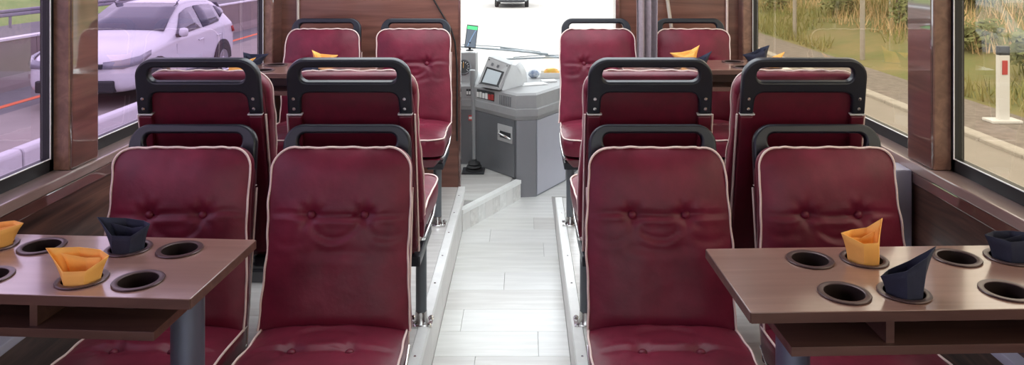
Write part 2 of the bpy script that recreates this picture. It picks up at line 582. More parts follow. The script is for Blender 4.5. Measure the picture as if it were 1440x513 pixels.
def platform(name, label, x0, x1, xe, yend):
    p = struct(name, label)
    s = 1 if xe > x0 + 0.1 else -1
    MB().box(x0 + (0.013 if s < 0 else 0), x1 - (0.013 if s > 0 else 0), PLY0, yend, -0.04, PLAT - 0.006).build('subfloor', 'floor_base', p)
    # riser boards towards the aisle, upright joints between them
    yy = PLY0
    k = 0
    while yy < yend - 0.01:
        y2 = min(yy + 0.42, yend)
        a, b = sorted((xe, xe - s * 0.012))
        MB().box(a + (0.0005 if s < 0 else 0), b, yy + .001, y2 - .001, -0.004, PLAT - 0.012).build('riser_board', 'riser', p)
        yy = y2
        k += 1
    a, b = sorted((xe + s * 0.002, xe - s * 0.036))
    e = MB().box(a, b, PLY0, yend, PLAT - 0.004, PLAT + 0.0045)
    a, b = sorted((xe + s * 0.005, xe + s * 0.001))
    e.box(a, b, PLY0, yend, PLAT - 0.028, PLAT + 0.0045)
    e.build('edge_strip', 'aluminium', p, bevel=0.0012, seg=1)
    # screws of the edge strip
    sm = MB().lathe([(0.005, 0), (0.004, 0.0015)], n=8).mesh('strip_screw', 'chrome')
    yy = PLY0 + 0.1
    while yy < yend:
        link('strip_screw', sm, p, (xe - s * 0.018, yy, PLAT + 0.0045))
        yy += 0.3
    # front riser towards the first row
    MB().box(x0, x1, PLY0 - 0.01, PLY0, 0, PLAT).build('front_riser', 'riser', p)
    yy = PLY0
    k = 0
    xin = xe - s * 0.037
    while yy < yend - 0.02:
        y2 = min(yy + 0.205, yend)
        c = xin - s * [0.42, 0.75, 0.25, 0.6][k % 4]
        xo = x0 if s > 0 else x1
        for (a, b) in ((xin, c), (c, xo)):
            a, b = sorted((a, b))
            plank(p, a, b, yy, y2, PLAT, rnd.choice(['plank_b', 'plank_a', 'plank_b']))
        yy = y2
        k += 1
    return p


platform('floor_platform_left', 'raised plank floor carrying the seats left of the aisle', XL, AX0, AX0, YPL)
platform('floor_platform_right', 'raised plank floor carrying the seats right of the aisle', AX1, XR, AX1, YPR - 0.3)

# driver's step, its slanted aluminium edge
DZ = 0.125
dp = struct('floor_driver', 'low plank step up to the driver with a slanted aluminium edge')
E0, E1 = Vector((AX0 - 0.002, 4.47)), Vector((-0.030, 5.075))
MB().prism([E0, E1, (-0.03, 5.7), (XL, 5.7), (XL, YPL + 0.001), (AX0 - 0.002, YPL + 0.001)], -0.04, DZ - 0.006).build('subfloor', 'floor_base', dp)
d = (E1 - E0).normalized()
nrm = Vector((d.y, -d.x))
L = (E1 - E0).length
k = 0
t = 0.0
while t < L - 0.01:
    t2 = min(t + 0.085, L)
    p, q = E0 + d * (t + .0008), E0 + d * (t2 - .0008)
    MB().prism([p, q, q + nrm * 0.008, p + nrm * 0.008], 0, DZ - 0.02).build('riser_board', ['riser', 'plank_b', 'plank_c'][k % 3], dp)
    t = t2
    k += 1
MB().prism([E0, E1, E1 + nrm * 0.012, E0 + nrm * 0.012], DZ - 0.02, DZ + 0.004).prism([E0, E1, E1 - nrm * 0.03, E0 - nrm * 0.03], DZ - 0.004, DZ + 0.004).build('edge_strip', 'aluminium', dp)
y = 4.60
while y < 5.6:
    y2 = y + 0.205
    # boards clipped along the slanted edge
    def xe(yy):
        tt = (yy - E0.y) / (E1.y - E0.y)
        return min(E0.x + (E1.x - E0.x) * tt, E1.x) - 0.036
    lo = -0.95
    pts = [(lo, y + .001), (xe(y + .001), y + .001), (xe(y2 - .001), y2 - .001), (lo, y2 - .001)]
    if y < 4.65:
        pts = [(AX0 - 0.08, 4.66), (xe(4.66), 4.66), (xe(y2 - .001), y2 - .001), (AX0 - 0.08, y2 - .001)]
    MB().prism(pts, DZ - 0.006, DZ).build('plank', rnd.choice(PM), dp)
    y = y2

# ------------------------------------------------------------------ partitions
pl = struct('wall_partition_left', 'tall walnut partition behind the far left seats')
MB().box(XL, -0.407, YPL, YPL + 0.035, DZ - 0.1, ZC).build('panel', 'wood_partition', pl, bevel=0.002)
MB().box(-0.4065, -0.395, YPL - 0.006, YPL + 0.041, PLAT - 0.085, ZC).build('edge_band', 'wood_pillar', pl, bevel=0.002)
MB().tube([(-1.405, YPL - 0.012, PLAT), (-1.405, YPL - 0.012, ZC)], 0.009, 8).build('conduit', 'pole_beige', pl, smooth=40)
pr = struct('wall_partition_right', 'tall walnut partition behind the far right seats')
MB().box(0.60, XR, YPR, YPR + 0.035, 0.0, ZC).build('panel', 'wood_partition', pr, bevel=0.002)
MB().box(0.575, 0.5995, YPR - 0.05, YPR + 0.08, 0.0, ZC).build('edge_band', 'wood_pillar', pr, bevel=0.003)
MB().tube([(1.285, YPR - 0.014, PLAT), (1.285, YPR - 0.014, ZC)], 0.008, 8).build('conduit', 'piping', pr, smooth=40)
# rails, pole and cable by the partitions
o = MB().tube([(0.835, 4.69, ZC - 0.01), (0.865, 4.69, 1.62), (0.925, 4.69, 1.20)], 0.0115, 10).build('leaning_pole', 'pole_beige', smooth=40)
tag(o, 'thin beige pole leaning on the partition behind the far right outer seat', 'pole')
YC = YPL - 0.012
o = MB().tube([(-0.70, YC, 2.08), (-0.625, YC, 1.6), (-0.561, YC, 1.375), (-0.505, YC, 1.28), (-0.455, YC, 1.198), (-0.428, YC, 1.11), (-0.416, YC, 0.95), (-0.416, YC, 0.5)], 0.0055, 6).build('cable', 'rubber', smooth=60)
tag(o, 'thin black cable hanging down the left partition beside the far inner seat', 'cable')

# curtain
ct = thing('curtain', 'mauve grey gathered curtain hanging between the two far right seats', 'curtain', (0.705, 4.30, ZC))
vs, fs = [], []
NX, NZ = 56, 14
for j in range(NZ + 1):
    z = -1.35 * j / NZ
    for i in range(NX + 1):
        u = i / NX
        wv = 1.0 + 0.12 * math.sin(3 * j / NZ)
        vs.append((-0.062 + 0.124 * u + 0.008 * math.sin(u * 22 + j * 0.1), 0.024 * wv * math.sin(u * 2 * math.pi * 2.9 + 0.25 * math.sin(j * 0.5)), z))
for j in range(NZ):
    for i in range(NX):
        a = j * (NX + 1) + i
        fs.append((a, a + NX + 1, a + NX + 2, a + 1))
cl = MB().add(vs, fs).build('cloth', 'curtain', ct, smooth=80)
md = cl.modifiers.new('thick', 'SOLIDIFY')
md.thickness = 0.002
MB().tube([(-0.08, 0, -0.015), (0.08, 0, -0.015)], 0.008, 8).build('curtain_rail', 'aluminium', ct, smooth=40)

# heater box under the far left table
hb = thing('heater_box', 'dark grey heater box on the raised floor under the far left table', 'heater', (-1.29, 3.42, PLAT))
MB().box(-0.215, 0.215, -0.14, 0.14, 0.0, 0.225).build('housing', 'heater_grey', hb, bevel=0.008)
for k in range(5):
    MB().box(-0.19, 0.19, -0.146, -0.138, 0.05 + 0.03 * k, 0.062 + 0.03 * k).build('louvre', 'black_plastic', hb)

# ------------------------------------------------------------------ seats
LEAN = RD(11.0)
BU = Vector((0, math.sin(LEAN), math.cos(LEAN)))
BN = Vector((0, -math.cos(LEAN), math.sin(LEAN)))
BO = Vector((0, 0.0, 0.515))


def bk(x, h, dd):
    return BO + Vector((x, 0, 0)) + BU * h + BN * dd


def st(x, h, dd):
    """seat frame: h towards the front, dd upwards"""
    return Vector((x, 0.02 - h, 0.515 + 0.02 * h + dd))


def cushion(fr, W0, W1, H, r, thick, bulge, dimples, creases, nx=60, nh=64, seed=0.0, wav=0.0012):
    def hw(h):
        w = W0 + (W1 - W0) * h / H
        w += 0.004 * math.sin(h / H * 7 + seed)
        if h > H - r:
            q = h - (H - r)
            w = w - r + math.sqrt(max(0.0, r * r - q * q))
        return w

    hs = [H * (1 - (1 - j / nh) ** 1.25) if False else H * j / nh for j in range(nh + 1)]
    # finer rows at the rounded end
    hs = [h for h in hs if h < H - r] + [H - r + r * math.sin(math.pi / 2 * k / 9) for k in range(10)]
    nr = len(hs)
    v, f = [], []

    def depth(x, h, u):
        eu = 1 - abs(u) ** 3.5
        ev = (1 - max(0, (h - (H - 0.11)) / 0.11) ** 2.6) * (1 - max(0, (0.05 - h) / 0.05) ** 2 * 0.8)
        dd = bulge * eu * max(0, ev)
        m = eu * max(0, ev)
        for (dx, dh, dep, rad) in dimples:
            q = ((x - dx) ** 2 + (h - dh) ** 2) / (rad * rad)
            dd -= dep * math.exp(-q)
            an_ = math.atan2(h - dh, x - dx)
            dd -= 0.0022 * math.cos(7 * an_ + seed) * math.exp(-(math.sqrt(q) - 1.4) ** 2 / 0.7)
        for (x0, x1, h0, sag, dep, wid) in creases:
            if x0 - 0.02 < x < x1 + 0.02:
                t = (x - x0) / (x1 - x0)
                hc = h0 - sag * 4 * t * (1 - t)
                e = math.exp(-((h - hc) / wid) ** 2)
                fade = min(1, max(0, min(x - x0, x1 - x) / 0.02 + 0.5))
                dd -= 1.5 * dep * e * fade * m
                dd += dep * 1.0 * math.exp(-((h - hc + 1.9 * wid) / (1.2 * wid)) ** 2) * fade * m
        nz = noise.noise(Vector((x * 7 + seed, h * 7, seed)))
        nz2 = noise.noise(Vector((x * 22 + seed, h * 16, 3 + seed)))
        return dd + m * (0.0035 * nz + 0.0012 * nz2)

    for j, h in enumerate(hs):
        w = hw(h)
        for i in range(nx + 1):
            u = math.sin((i / nx * 2 - 1) * math.pi / 2 * 0.8) / math.sin(math.pi / 2 * 0.8)
            x = u * w
            v.append(fr(x, h, depth(x, h, u)))
    for j in range(nr - 1):
        for i in range(nx):
            a = j * (nx + 1) + i
            f.append((a, a + 1, a + nx + 2, a + nx + 1))
    # rim loop: left side up, top, right side down
    rim = [j * (nx + 1) for j in range(nr)] + [(nr - 1) * (nx + 1) + i for i in range(1, nx)] + [j * (nx + 1) + nx for j in range(nr - 1, -1, -1)]
    rimc = [(-hw(h), h) for h in hs] + [((math.sin((i / nx * 2 - 1) * math.pi / 2 * 0.8) / math.sin(math.pi / 2 * 0.8)) * hw(H), H) for i in range(1, nx)] + [(hw(h), h) for h in hs[::-1]]
    prev = rim
    for s_, dd in ((1.012, -thick * 0.35), (1.008, -thick * 0.7), (0.985, -thick)):
        cur = []
        for (x, h) in rimc:
            cur.append(len(v))
            v.append(fr(x * s_, h + (s_ - 1) * 0.25, dd))
        for k in range(len(rim) - 1):
            f.append((prev[k], cur[k], cur[k + 1], prev[k + 1])[::-1])
        f.append((prev[-1], cur[-1], cur[0], prev[0])[::-1])
        prev = cur
    f.append(tuple(prev))
    path = []
    for k, (x, h) in enumerate(rimc):
        wob = wav * math.sin(k * 0.55 + seed) + wav * math.sin(k * 0.23 + 2 * seed)
        n = Vector((x, h - H * 0.5)).normalized()
        path.append(fr(x + (0.001 + wob) * n.x, h + (0.001 + wob) * n.y, 0.0015 + wob))
    return MB().add(v, f), path


def make_seat_meshes(seed, ms, sg=1.0):
    ms = dict(ms)
    q = sg
    cr = [(-0.215, -0.09, 0.338, 0.004 * q, 0.004, 0.008), (-0.075, 0.075, 0.335, -0.004 * q, 0.005, 0.009), (0.09, 0.215, 0.340, -0.008 * q, 0.004, 0.008),
          (-0.062 + 0.012 * q, 0.058 + 0.012 * q, 0.290, 0.024, 0.0040, 0.009), (-0.2, -0.1, 0.266 + 0.01 * q, 0.01, 0.0022 + 0.001 * q, 0.011), (0.11, 0.2, 0.272 - 0.012 * q, 0.01, 0.0022 - 0.001 * q, 0.011),
          (-0.13, 0.10, 0.235 + 0.02 * q, 0.01 * q, 0.0015, 0.014)]
    DB = [(-0.082, 0.336, 0.018, 0.024), (0.082, 0.336, 0.018, 0.024)]
    mb, path = cushion(bk, 0.226, 0.212, 0.535, 0.062, 0.046, 0.030, DB, cr, seed=seed)
    ms['back'] = mb.mesh('backrest', 'velvet', smooth=70, fix=True)
    ms['back_pipe'] = MB().tube(path, 0.0036, 7).mesh('piping', 'piping', smooth=60)
    crs = [(-0.2, -0.09, 0.17, 0.0, 0.004, 0.010), (-0.075, 0.075, 0.17, -0.01, 0.005, 0.011), (0.09, 0.2, 0.17, 0.0, 0.004, 0.010),
           (-0.08, 0.08, 0.09, 0.03, 0.004, 0.014)]
    DS = [(-0.082, 0.17, 0.016, 0.026), (0.082, 0.17, 0.016, 0.026)]
    mb, path = cushion(st, 0.222, 0.226, 0.47, 0.07, 0.085, 0.026, DS, crs, nx=48, nh=48, seed=seed + 1.7)
    ms['seat'] = mb.mesh('seat_cushion', 'velvet', smooth=70, fix=True)
    ms['seat_pipe'] = MB().tube(path, 0.0036, 7).mesh('piping', 'piping', smooth=60)
    # buttons
    ms['btn'] = MB().lathe([(0.0125, -0.004), (0.0130, 0.0), (0.0115, 0.0045), (0.007, 0.0075), (0.002, 0.0085)], n=16).mesh('button', 'velvet', smooth=60)
    return ms


def make_seat(ms, name):
    root = thing(name, 'burgundy bus seat', 'bus seat', group='burgundy bus seats')
    b = link('backrest', ms['back'], root)
    link('piping', ms['back_pipe'], b)
    for x in (-0.082, 0.082):
        q = link('button', ms['btn'], b)
        p = bk(x, 0.336, 0.0135)
        q.location = p
        q.rotation_euler = (RD(90) - LEAN, 0, 0)
    s = link('seat_cushion', ms['seat'], root)
    link('piping', ms['seat_pipe'], s)
    for x in (-0.082, 0.082):
        q = link('button', ms['btn'], s)
        q.location = st(x, 0.17, 0.0105)
    # moulded back shell
    o = [(-0.212, -0.10), (0.212, -0.10), (0.207, 0.40)] + arc(0.145, 0.45, 0.06, 0, 90, 6) + arc(-0.145, 0.45, 0.06, 90, 180, 6) + [(-0.207, 0.40)]
    M = Matrix(((1, 0, 0, 0), (0, BU.y, BN.y, 0), (0, BU.z, BN.z, 0), (0, 0, 0, 1)))
    off = BO + BN * (-0.057)
    if 'shell' not in ms:
        ms['shell'] = curve_plate('back_shell', o, [], 0.009, 0.004, 'shell_red', Matrix.Translation(off) @ M)
        # handle frame: arch with a grip slot and two screwed-down legs
        top, wd, lw, e = 0.606, 0.206, 0.043, 0.007
        w0, w1 = wd - e, wd - lw + e
        outl = arc(w0 - 0.058, top - e - 0.058, 0.058, 0, 90, 10) + arc(-w0 + 0.058, top - e - 0.058, 0.058, 90, 180, 10) + \
            [(-w0 - 0.002, 0.416 + e), (-w1 - 0.002, 0.416 + e)] + arc(-w1 + 0.036, 0.490 + e - 0.036, 0.036, 180, 90, 6) + \
            arc(w1 - 0.036, 0.490 + e - 0.036, 0.036, 90, 0, 6) + [(w1 + 0.002, 0.416 + e), (w0 + 0.002, 0.416 + e)]
        hole = rrect(-wd + 0.046 - e, wd - 0.046 + e, 0.527 - e, 0.577 + e, 0.030)[::-1]
        ms['handle'] = curve_plate('handle_frame', outl, [hole], 0.0085, 0.007, 'black_plastic', Matrix.Translation(BO + BN * (-0.073)) @ M)
        ms['screw'] = MB().lathe([(0.0062, 0), (0.0055, 0.003), (0.002, 0.0035)], n=10).mesh('screw', 'chrome', smooth=40)
        for sx, nm in ((-1, 'jl'), (1, 'jr')):
            mt = MB()
            mt.hexa([bk(sx * 0.208, 0.411, -0.087), bk(sx * 0.160, 0.411, -0.087), bk(sx * 0.160, 0.411, -0.071), bk(sx * 0.208, 0.411, -0.071)],
                    [bk(sx * 0.209, 0.415, -0.087), bk(sx * 0.159, 0.415, -0.087), bk(sx * 0.159, 0.415, -0.071), bk(sx * 0.209, 0.415, -0.071)])
            ms[nm] = mt.mesh('joint_trim', 'aluminium', fix=True)
        # red flanges that carry on below the handle legs
        for sx, nm in ((-1, 'fl'), (1, 'fr')):
            fm = MB()
            fm.hexa([bk(sx * 0.212, -0.085, -0.085), bk(sx * 0.172, -0.085, -0.085), bk(sx * 0.172, -0.085, -0.065), bk(sx * 0.212, -0.085, -0.065)],
                    [bk(sx * 0.207, 0.407, -0.085), bk(sx * 0.163, 0.407, -0.085), bk(sx * 0.163, 0.407, -0.065), bk(sx * 0.207, 0.407, -0.065)])
            ms[nm] = fm.mesh('side_flange', 'shell_red', bevel=0.005, fix=True)
            ms[nm + 't'] = MB().tube([bk(sx * 0.2145, h, -0.069) for h in (-0.10, 0.15, 0.408)], 0.0038, 6).mesh('edge_trim', 'piping', smooth=60)
        # seat pan, chrome side rail, leg and foot
        pan = MB()
        lo = [(-0.175, -0.40, 0.372), (0.175, -0.40, 0.372), (0.185, -0.01, 0.362), (-0.185, -0.01, 0.362)]
        hi = [(-0.216, -0.44, 0.424), (0.216, -0.44, 0.424), (0.214, 0.03, 0.420), (-0.214, 0.03, 0.420)]
        ms['pan'] = pan.hexa(lo, hi).mesh('seat_pan', 'shell_red', bevel=0.012, fix=True)
        ms['rail'] = MB().tube([(0.218, 0.045, 0.445), (0.219, -0.05, 0.41), (0.219, -0.30, 0.405), (0.216, -0.40, 0.42)], 0.007, 8).mesh('side_rail', 'chrome', smooth=60)
        ms['brk'] = MB().box(0.13, 0.215, -0.31, 0.02, 0.335, 0.372).mesh('bracket', 'black_plastic', bevel=0.006)
        ms['leg'] = MB().tube([(0.18, -0.26, 0.012), (0.18, -0.26, 0.345)], 0.0215, 16).mesh('leg', 'grey_tube', smooth=40)
        ms['foot'] = MB().lathe([(0.032, 0.004), (0.030, 0.012), (0.025, 0.026), (0.0235, 0.045), (0.0222, 0.05)], (0.18, -0.26, 0), 18).box(0.135, 0.225, -0.300, -0.220, 0.0, 0.006).mesh('foot', 'chrome', smooth=40)
        ms['bolt'] = MB().lathe([(0.0085, 0.0), (0.0085, 0.006), (0.005, 0.009)], n=6).mesh('bolt', 'chrome')
    link('back_shell', ms['shell'], root)
    hf = link('handle_frame', ms['handle'], root)
    for sx in (-1, 1):
        for h in (0.436, 0.471):
            q = link('screw', ms['screw'], hf)
            q.location = bk(sx * 0.184, h, -0.0905)
            q.rotation_euler = (RD(-90) - LEAN, 0, 0)
    link('joint_trim', ms['jl'], hf)
    link('joint_trim', ms['jr'], hf)
    for nm in ('fl', 'fr'):
        q = link('side_flange', ms[nm], root)
        link('edge_trim', ms[nm + 't'], q)
    link('seat_pan', ms['pan'], root)
    link('side_rail', ms['rail'], root)
    link('bracket', ms['brk'], root)
    lg = link('leg', ms['leg'], root)
    ft = link('foot', ms['foot'], lg)
    for (bx, by) in ((0.145, -0.292), (0.215, -0.292), (0.145, -0.228), (0.215, -0.228)):
        link('bolt', ms['bolt'], lg, (bx, by, 0.006))
    return root


base_ms = make_seat_meshes(0.3, {}, 1.0)
seat_a = make_seat(base_ms, 'bus_seat')
shared = {k: base_ms[k] for k in base_ms if k not in ('back', 'back_pipe', 'seat', 'seat_pipe', 'btn')}


def set_seat(o, X, Y, Z, back, mirror, label, grp, dz=0.0, ry=0.0):
    o.location = (X, Y, Z + dz)
    o.rotation_euler = (0, ry, RD(180) if back else 0)
    o.scale = (-1 if mirror else 1, 1, 1)
    tag(o, label, 'bus seat', grp)
    if dz:
        for c in o.children:
            if c.name.split('.')[0] == 'leg':
                c.scale = (1, 1, (0.36 + dz) / 0.36)
                c.location = (0, 0, -dz)


def sx(px, Y):
    return (px - PX) * Y / F


# row 1 faces us on the low floor, row 2 shows its back, row 3 faces us again in front of the partitions
R1, R2, R3 = 2.25, 2.66, 4.26
H1, H2, H3 = 2.44, 2.475, 4.445
G1, G2, G3 = 'seats facing the camera in the near row', 'seats seen from behind', 'far seats in front of the partitions'
spec = [
    (sx(275.5, H1), R1, 0, False, False, 'burgundy buttoned seat facing us between the near left table and the left wall', G1),
    (sx(490.5, H1), R1, 0, False, False, 'burgundy buttoned seat facing us on the left edge of the aisle, nearest row', G1),
    (sx(916, H1), R1, 0, False, True, 'burgundy buttoned seat facing us on the right edge of the aisle, nearest row', G1),
    (sx(1145, H1), R1, 0, False, True, 'burgundy buttoned seat facing us behind the near right table', G1),
    (sx(277, H2), R2, PLAT, True, True, 'back of burgundy seat with black handle frame beside the white car window', G2),
    (sx(490, H2), R2, PLAT, True, True, 'back of burgundy seat with black handle frame on the left of the aisle', G2),
    (sx(915, H2), R2, PLAT, True, False, 'back of burgundy seat with black handle frame on the right of the aisle', G2),
    (sx(1132, H2), R2, PLAT, True, False, 'back of burgundy seat with black handle frame beside the right roadside window', G2),
    (sx(460, H3), R3, PLAT, False, False, 'far burgundy seat facing us beside the left window, before the walnut partition', G3),
    (sx(585, H3), R3, PLAT, False, False, 'far burgundy seat facing us left of the driver dashboard', G3),
    (sx(838, H3), R3, PLAT, False, True, 'far burgundy seat facing us against the bright windscreen, left of curtain', G3),
    (sx(969, H3), R3, PLAT, False, True, 'far burgundy seat facing us right of the mauve curtain', G3),
]
protos = []
for i, (X, Y, Z, back, mir, lab, g) in enumerate(spec):
    if i == 0:
        o = seat_a
    elif i in (1, 2, 3):                # the near row: each cushion creased its own way
        o = make_seat(make_seat_meshes(0.3 + 1.9 * i, shared, (-0.6, 0.3, -1.0)[i - 1]), 'bus_seat')
    else:
        o = copy_tree(seat_a if i % 2 else protos[i % 3])
    protos.append(o)
    set_seat(o, X, Y, Z, back, mir, lab, g, dz=(-0.03 if i >= 8 else 0.0))

# ------------------------------------------------------------------ tables
TT = 0.865      # table top above its floor
CUPR = 0.046


def make_table(s, Lt, cols, label, loc, rz):
    """s: -1 runs towards the left wall, +1 towards the right; origin on the floor below the aisle end"""
    root = thing('table', label, 'table', loc, rz, 'walnut cup holder tables')
    x0, x1 = sorted((0, s * Lt))
    dp_ = 0.178
    out = rrect(x0, x1, -dp_, dp_, 0.004, 2)
    rows = (-0.095, 0.095)
    holes = [[(s * c + CUPR * math.cos(-a * math.pi / 14), r + CUPR * math.sin(-a * math.pi / 14)) for a in range(28)] for c in cols for r in rows]
    me = curve_plate('table_top', out, holes, 0.0108, 0.0012, 'wood_table', Matrix.Translation((0, 0, TT - 0.012)))
    tp = link('table_top', me, root)
    # darker edge banding on front, end and back
    e = MB()
    e.box(x0, x1, -dp_ - 0.0022, -dp_ - 0.0012, TT - 0.0235, TT - 0.0015)
    e.box(x0, x1, dp_ + 0.0012, dp_ + 0.0022, TT - 0.0235, TT - 0.0015)
    xe = 0.0017 * (-s)
    a, b = sorted((xe - s * 0.0005, xe + s * 0.0005))
    e.box(a, b, -dp_, dp_, TT - 0.0235, TT - 0.0015)
    e.build('edge_band', 'wood_table_edge', tp)
    cup = MB().lathe([(0.0465, 0.0005), (0.0575, 0.0005), (0.0590, 0.0025), (0.0575, 0.0045), (0.0485, 0.0050), (0.0450, 0.0035), (0.0445, 0.0)], n=32, caps=False).mesh('rim', 'cup_ring', smooth=50)
    pot = MB()
    n = 28
    pr_ = [(0.0445, 0.002), (0.0432, -0.025), (0.042, -0.046)]
    for (r, z) in pr_:
        for k in range(n):
            pot.v.append((r * math.cos(2 * math.pi * k / n), r * math.sin(2 * math.pi * k / n), z))
    for i in range(2):
        for k in range(n):
            pot.f.append((i * n + (k + 1) % n, i * n + k, (i + 1) * n + k, (i + 1) * n + (k + 1) % n))
    pot.f.append(tuple(2 * n + k for k in range(n)))
    potm = pot.mesh('cup_holder', 'cup_inside', smooth=50)
    for c in cols:
        for r in rows:
            h = link('cup_holder', potm, root, (s * c, r, TT))
            link('rim', cup, h)
    # open shelf with dividers below
    sx0 = 0.10
    a, b = sorted((s * sx0, s * Lt))
    shz = TT - 0.0925
    MB().box(a, b, -0.150, 0.010, shz - 0.021, shz).build('shelf', 'wood_table_edge', root, bevel=0.0015)
    MB().box(a, b, 0.010, 0.022, shz - 0.021, TT - 0.024).build('shelf_back', 'wood_table_edge', root)
    for t in (0.40 if s < 0 else 0.33, Lt - 0.05):
        MB().box(s * t - 0.0095, s * t + 0.0095, -0.138, 0.010, shz, TT - 0.024).build('divider', 'wood_table_edge', root)
    # column leg
    lx = s * (0.135 if s < 0 else 0.19)
    lg = MB().tube([(lx, 0.07, 0.01), (lx, 0.07, TT - 0.03)], 0.0415, 28).build('leg', 'table_leg', root, smooth=40)
    MB().lathe([(0.095, 0.0), (0.095, 0.006), (0.05, 0.014), (0.043, 0.02)], (lx, 0.07, 0), 28).build('foot_plate', 'table_leg', lg, smooth=40)
    MB().lathe([(0.075, TT - 0.03), (0.075, TT - 0.0245)], (lx, 0.07, 0), 28).build('mounting_flange', 'table_leg', lg, smooth=40)
    a, b = sorted((s * (Lt - 0.03), s * Lt))
    MB().box(a, b, -0.15, 0.15, TT - 0.075, TT - 0.0245).build('wall_cleat', 'wood_table_edge', root)
    return root


COLS_L, COLS_R = (0.17, 0.31, 0.55, 0.685), (0.245, 0.385, 0.627, 0.765)
tabs = {
    'nl': (make_table(-1, 0.748, COLS_L, 'walnut table with folded napkins reaching from the left wall, nearest the camera', (-0.748, 1.872, 0), RD(-3.5)), -1, COLS_L),
    'nr': (make_table(1, 0.845, COLS_R, 'walnut table with folded napkins reaching from the right wall, nearest the camera', (0.490, 1.808, 0), RD(1.8)), 1, COLS_R),
    'fl': (make_table(-1, 0.755, COLS_L, 'walnut table behind the left seat backs, below the left window', (-0.75, 3.805, PLAT), RD(-1)), -1, COLS_L),
    'fr': (make_table(1, 0.850, COLS_R, 'walnut table behind the right seat backs, near the curtain', (0.500, 3.92, PLAT), RD(1)), 1, COLS_R),
}


def napkin(key, col, row, colr, hL, hR, f1, f2, b1, b2, rL, rR, label, rot=0.0):
    """a napkin folded to a flat pocket: front and back leaves meeting in creases at the left and right tips.
    hL, hR: tips; f1, f2: front edge left and right of the middle; b1, b2: back edge; rL, rR: reach of the tips"""
    root, s, cols = tabs[key]
    M = Matrix.Translation(root.location) @ Matrix.Rotation(root.rotation_euler.z, 4, 'Z')
    p = M @ Vector((s * cols[col], (-0.095, 0.095)[row], TT + 0.004))
    o = thing('napkin', label, 'napkin', p, rot, 'folded napkins standing in cup holders')
    r_ = random.Random(len(label) * 7 + col)

    def sheet(name, bot, top, nx=5, nz=5, bow=0.004):
        v, f = [], []
        seg = len(top) - 1
        tot = seg * nx
        for i in range(tot + 1):
            a, q = min(i // nx, seg - 1), i / nx - min(i // nx, seg - 1)
            B_ = Vector(bot[a]).lerp(Vector(bot[a + 1]), q)
            T_ = Vector(top[a]).lerp(Vector(top[a + 1]), q)
            for j in range(nz + 1):
                t = j / nz
                w = B_.lerp(T_, t)
                k = bow * math.sin(math.pi * t)
                w = w * 1.0
                w.x *= 1 - 0.10 * math.sin(math.pi * t) * (1 if abs(T_.x) > 0.03 else 0)
                w.y += (-k if T_.y < 0 else k) * math.sin(math.pi * i / tot) + r_.uniform(-0.0005, 0.0005)
                v.append(w)
        for i in range(tot):
            for j in range(nz):
                f.append((i * (nz + 1) + j, (i + 1) * (nz + 1) + j, (i + 1) * (nz + 1) + j + 1, i * (nz + 1) + j + 1))
        q_ = MB().add(v, f).build(name, 'napkin_' + colr, o, smooth=14)
        sd = q_.modifiers.new('paper', 'SOLIDIFY')
        sd.thickness = 0.0013
        sd.offset = 0
        return q_

    zb = -0.030
    yF, yB = -0.036, 0.034
    sheet('front_leaf', [(-0.039, 0, zb), (-0.018, -0.035, zb), (0.020, -0.034, zb), (0.039, 0, zb)],
          [(-rL, 0.002, hL), (-rL * 0.30, yF, f1), (rR * 0.42, yF * 0.95, f2), (rR, 0.002, hR)])
    sheet('back_leaf', [(-0.039, 0.001, zb), (-0.018, 0.035, zb), (0.020, 0.034, zb), (0.039, 0.001, zb)],
          [(-rL, 0.002, hL), (-rL * 0.30, yB, b1), (rR * 0.42, yB * 0.95, b2), (rR, 0.002, hR)])
    # a narrower leaf lapped inside the pocket and a small cuff folded over the front
    sheet('inner_leaf', [(-0.026, 0.010, zb + 0.002), (0.0, 0.016, zb + 0.002), (0.026, 0.010, zb + 0.002)],
          [(-rL * 0.62, 0.008, min(hL * 0.78, b1)), (0.0, 0.016, (b1 + b2) * 0.36), (rR * 0.66, 0.010, min(hR * 0.86, b2))], bow=0.002)
    return o


napkin('nl', 1, 0, 'yellow', 0.073, 0.052, 0.030, 0.030, 0.062, 0.055, 0.086, 0.062, 'orange yellow folded napkin in the front row of the near left table', 0.05)
napkin('nl', 1, 1, 'navy', 0.080, 0.062, 0.044, 0.042, 0.066, 0.060, 0.085, 0.056, 'navy blue folded napkin standing on the near left table', 0.0)
napkin('nl', 3, 1, 'yellow', 0.040, 0.056, 0.040, 0.046, 0.046, 0.052, 0.060, 0.078, 'orange yellow folded napkin cut by the left picture edge')
napkin('nr', 1, 1, 'yellow', 0.064, 0.102, 0.050, 0.052, 0.060, 0.066, 0.058, 0.048, 'tall orange yellow folded napkin on the near right table')
napkin('nr', 1, 0, 'navy', 0.036, 0.100, 0.062, 0.090, 0.036, 0.056, 0.056, 0.080, 'navy folded napkin at the front of the near right table, peak to the right', 0.1)
napkin('nr', 3, 1, 'navy', 0.055, 0.060, 0.050, 0.052, 0.052, 0.054, 0.062, 0.060, 'dark navy folded napkin cut by the right picture edge')
napkin('fl', 3, 1, 'navy', 0.064, 0.056, 0.030, 0.034, 0.050, 0.050, 0.040, 0.095, 'slate navy napkin on the far left table against the window')
napkin('fl', 3, 0, 'yellow', 0.030, 0.062, 0.030, 0.034, 0.040, 0.044, 0.04, 0.100, 'yellow napkin tip beside the slate napkin on the far left table')
napkin('fl', 1, 1, 'yellow', 0.076, 0.050, 0.036, 0.036, 0.052, 0.048, 0.052, 0.085, 'yellow napkin showing above the left aisle seat handle')
napkin('fl', 1, 0, 'navy', 0.040, 0.036, 0.028, 0.028, 0.034, 0.034, 0.06, 0.040, 'navy napkin seen through the left aisle seat handle slot')
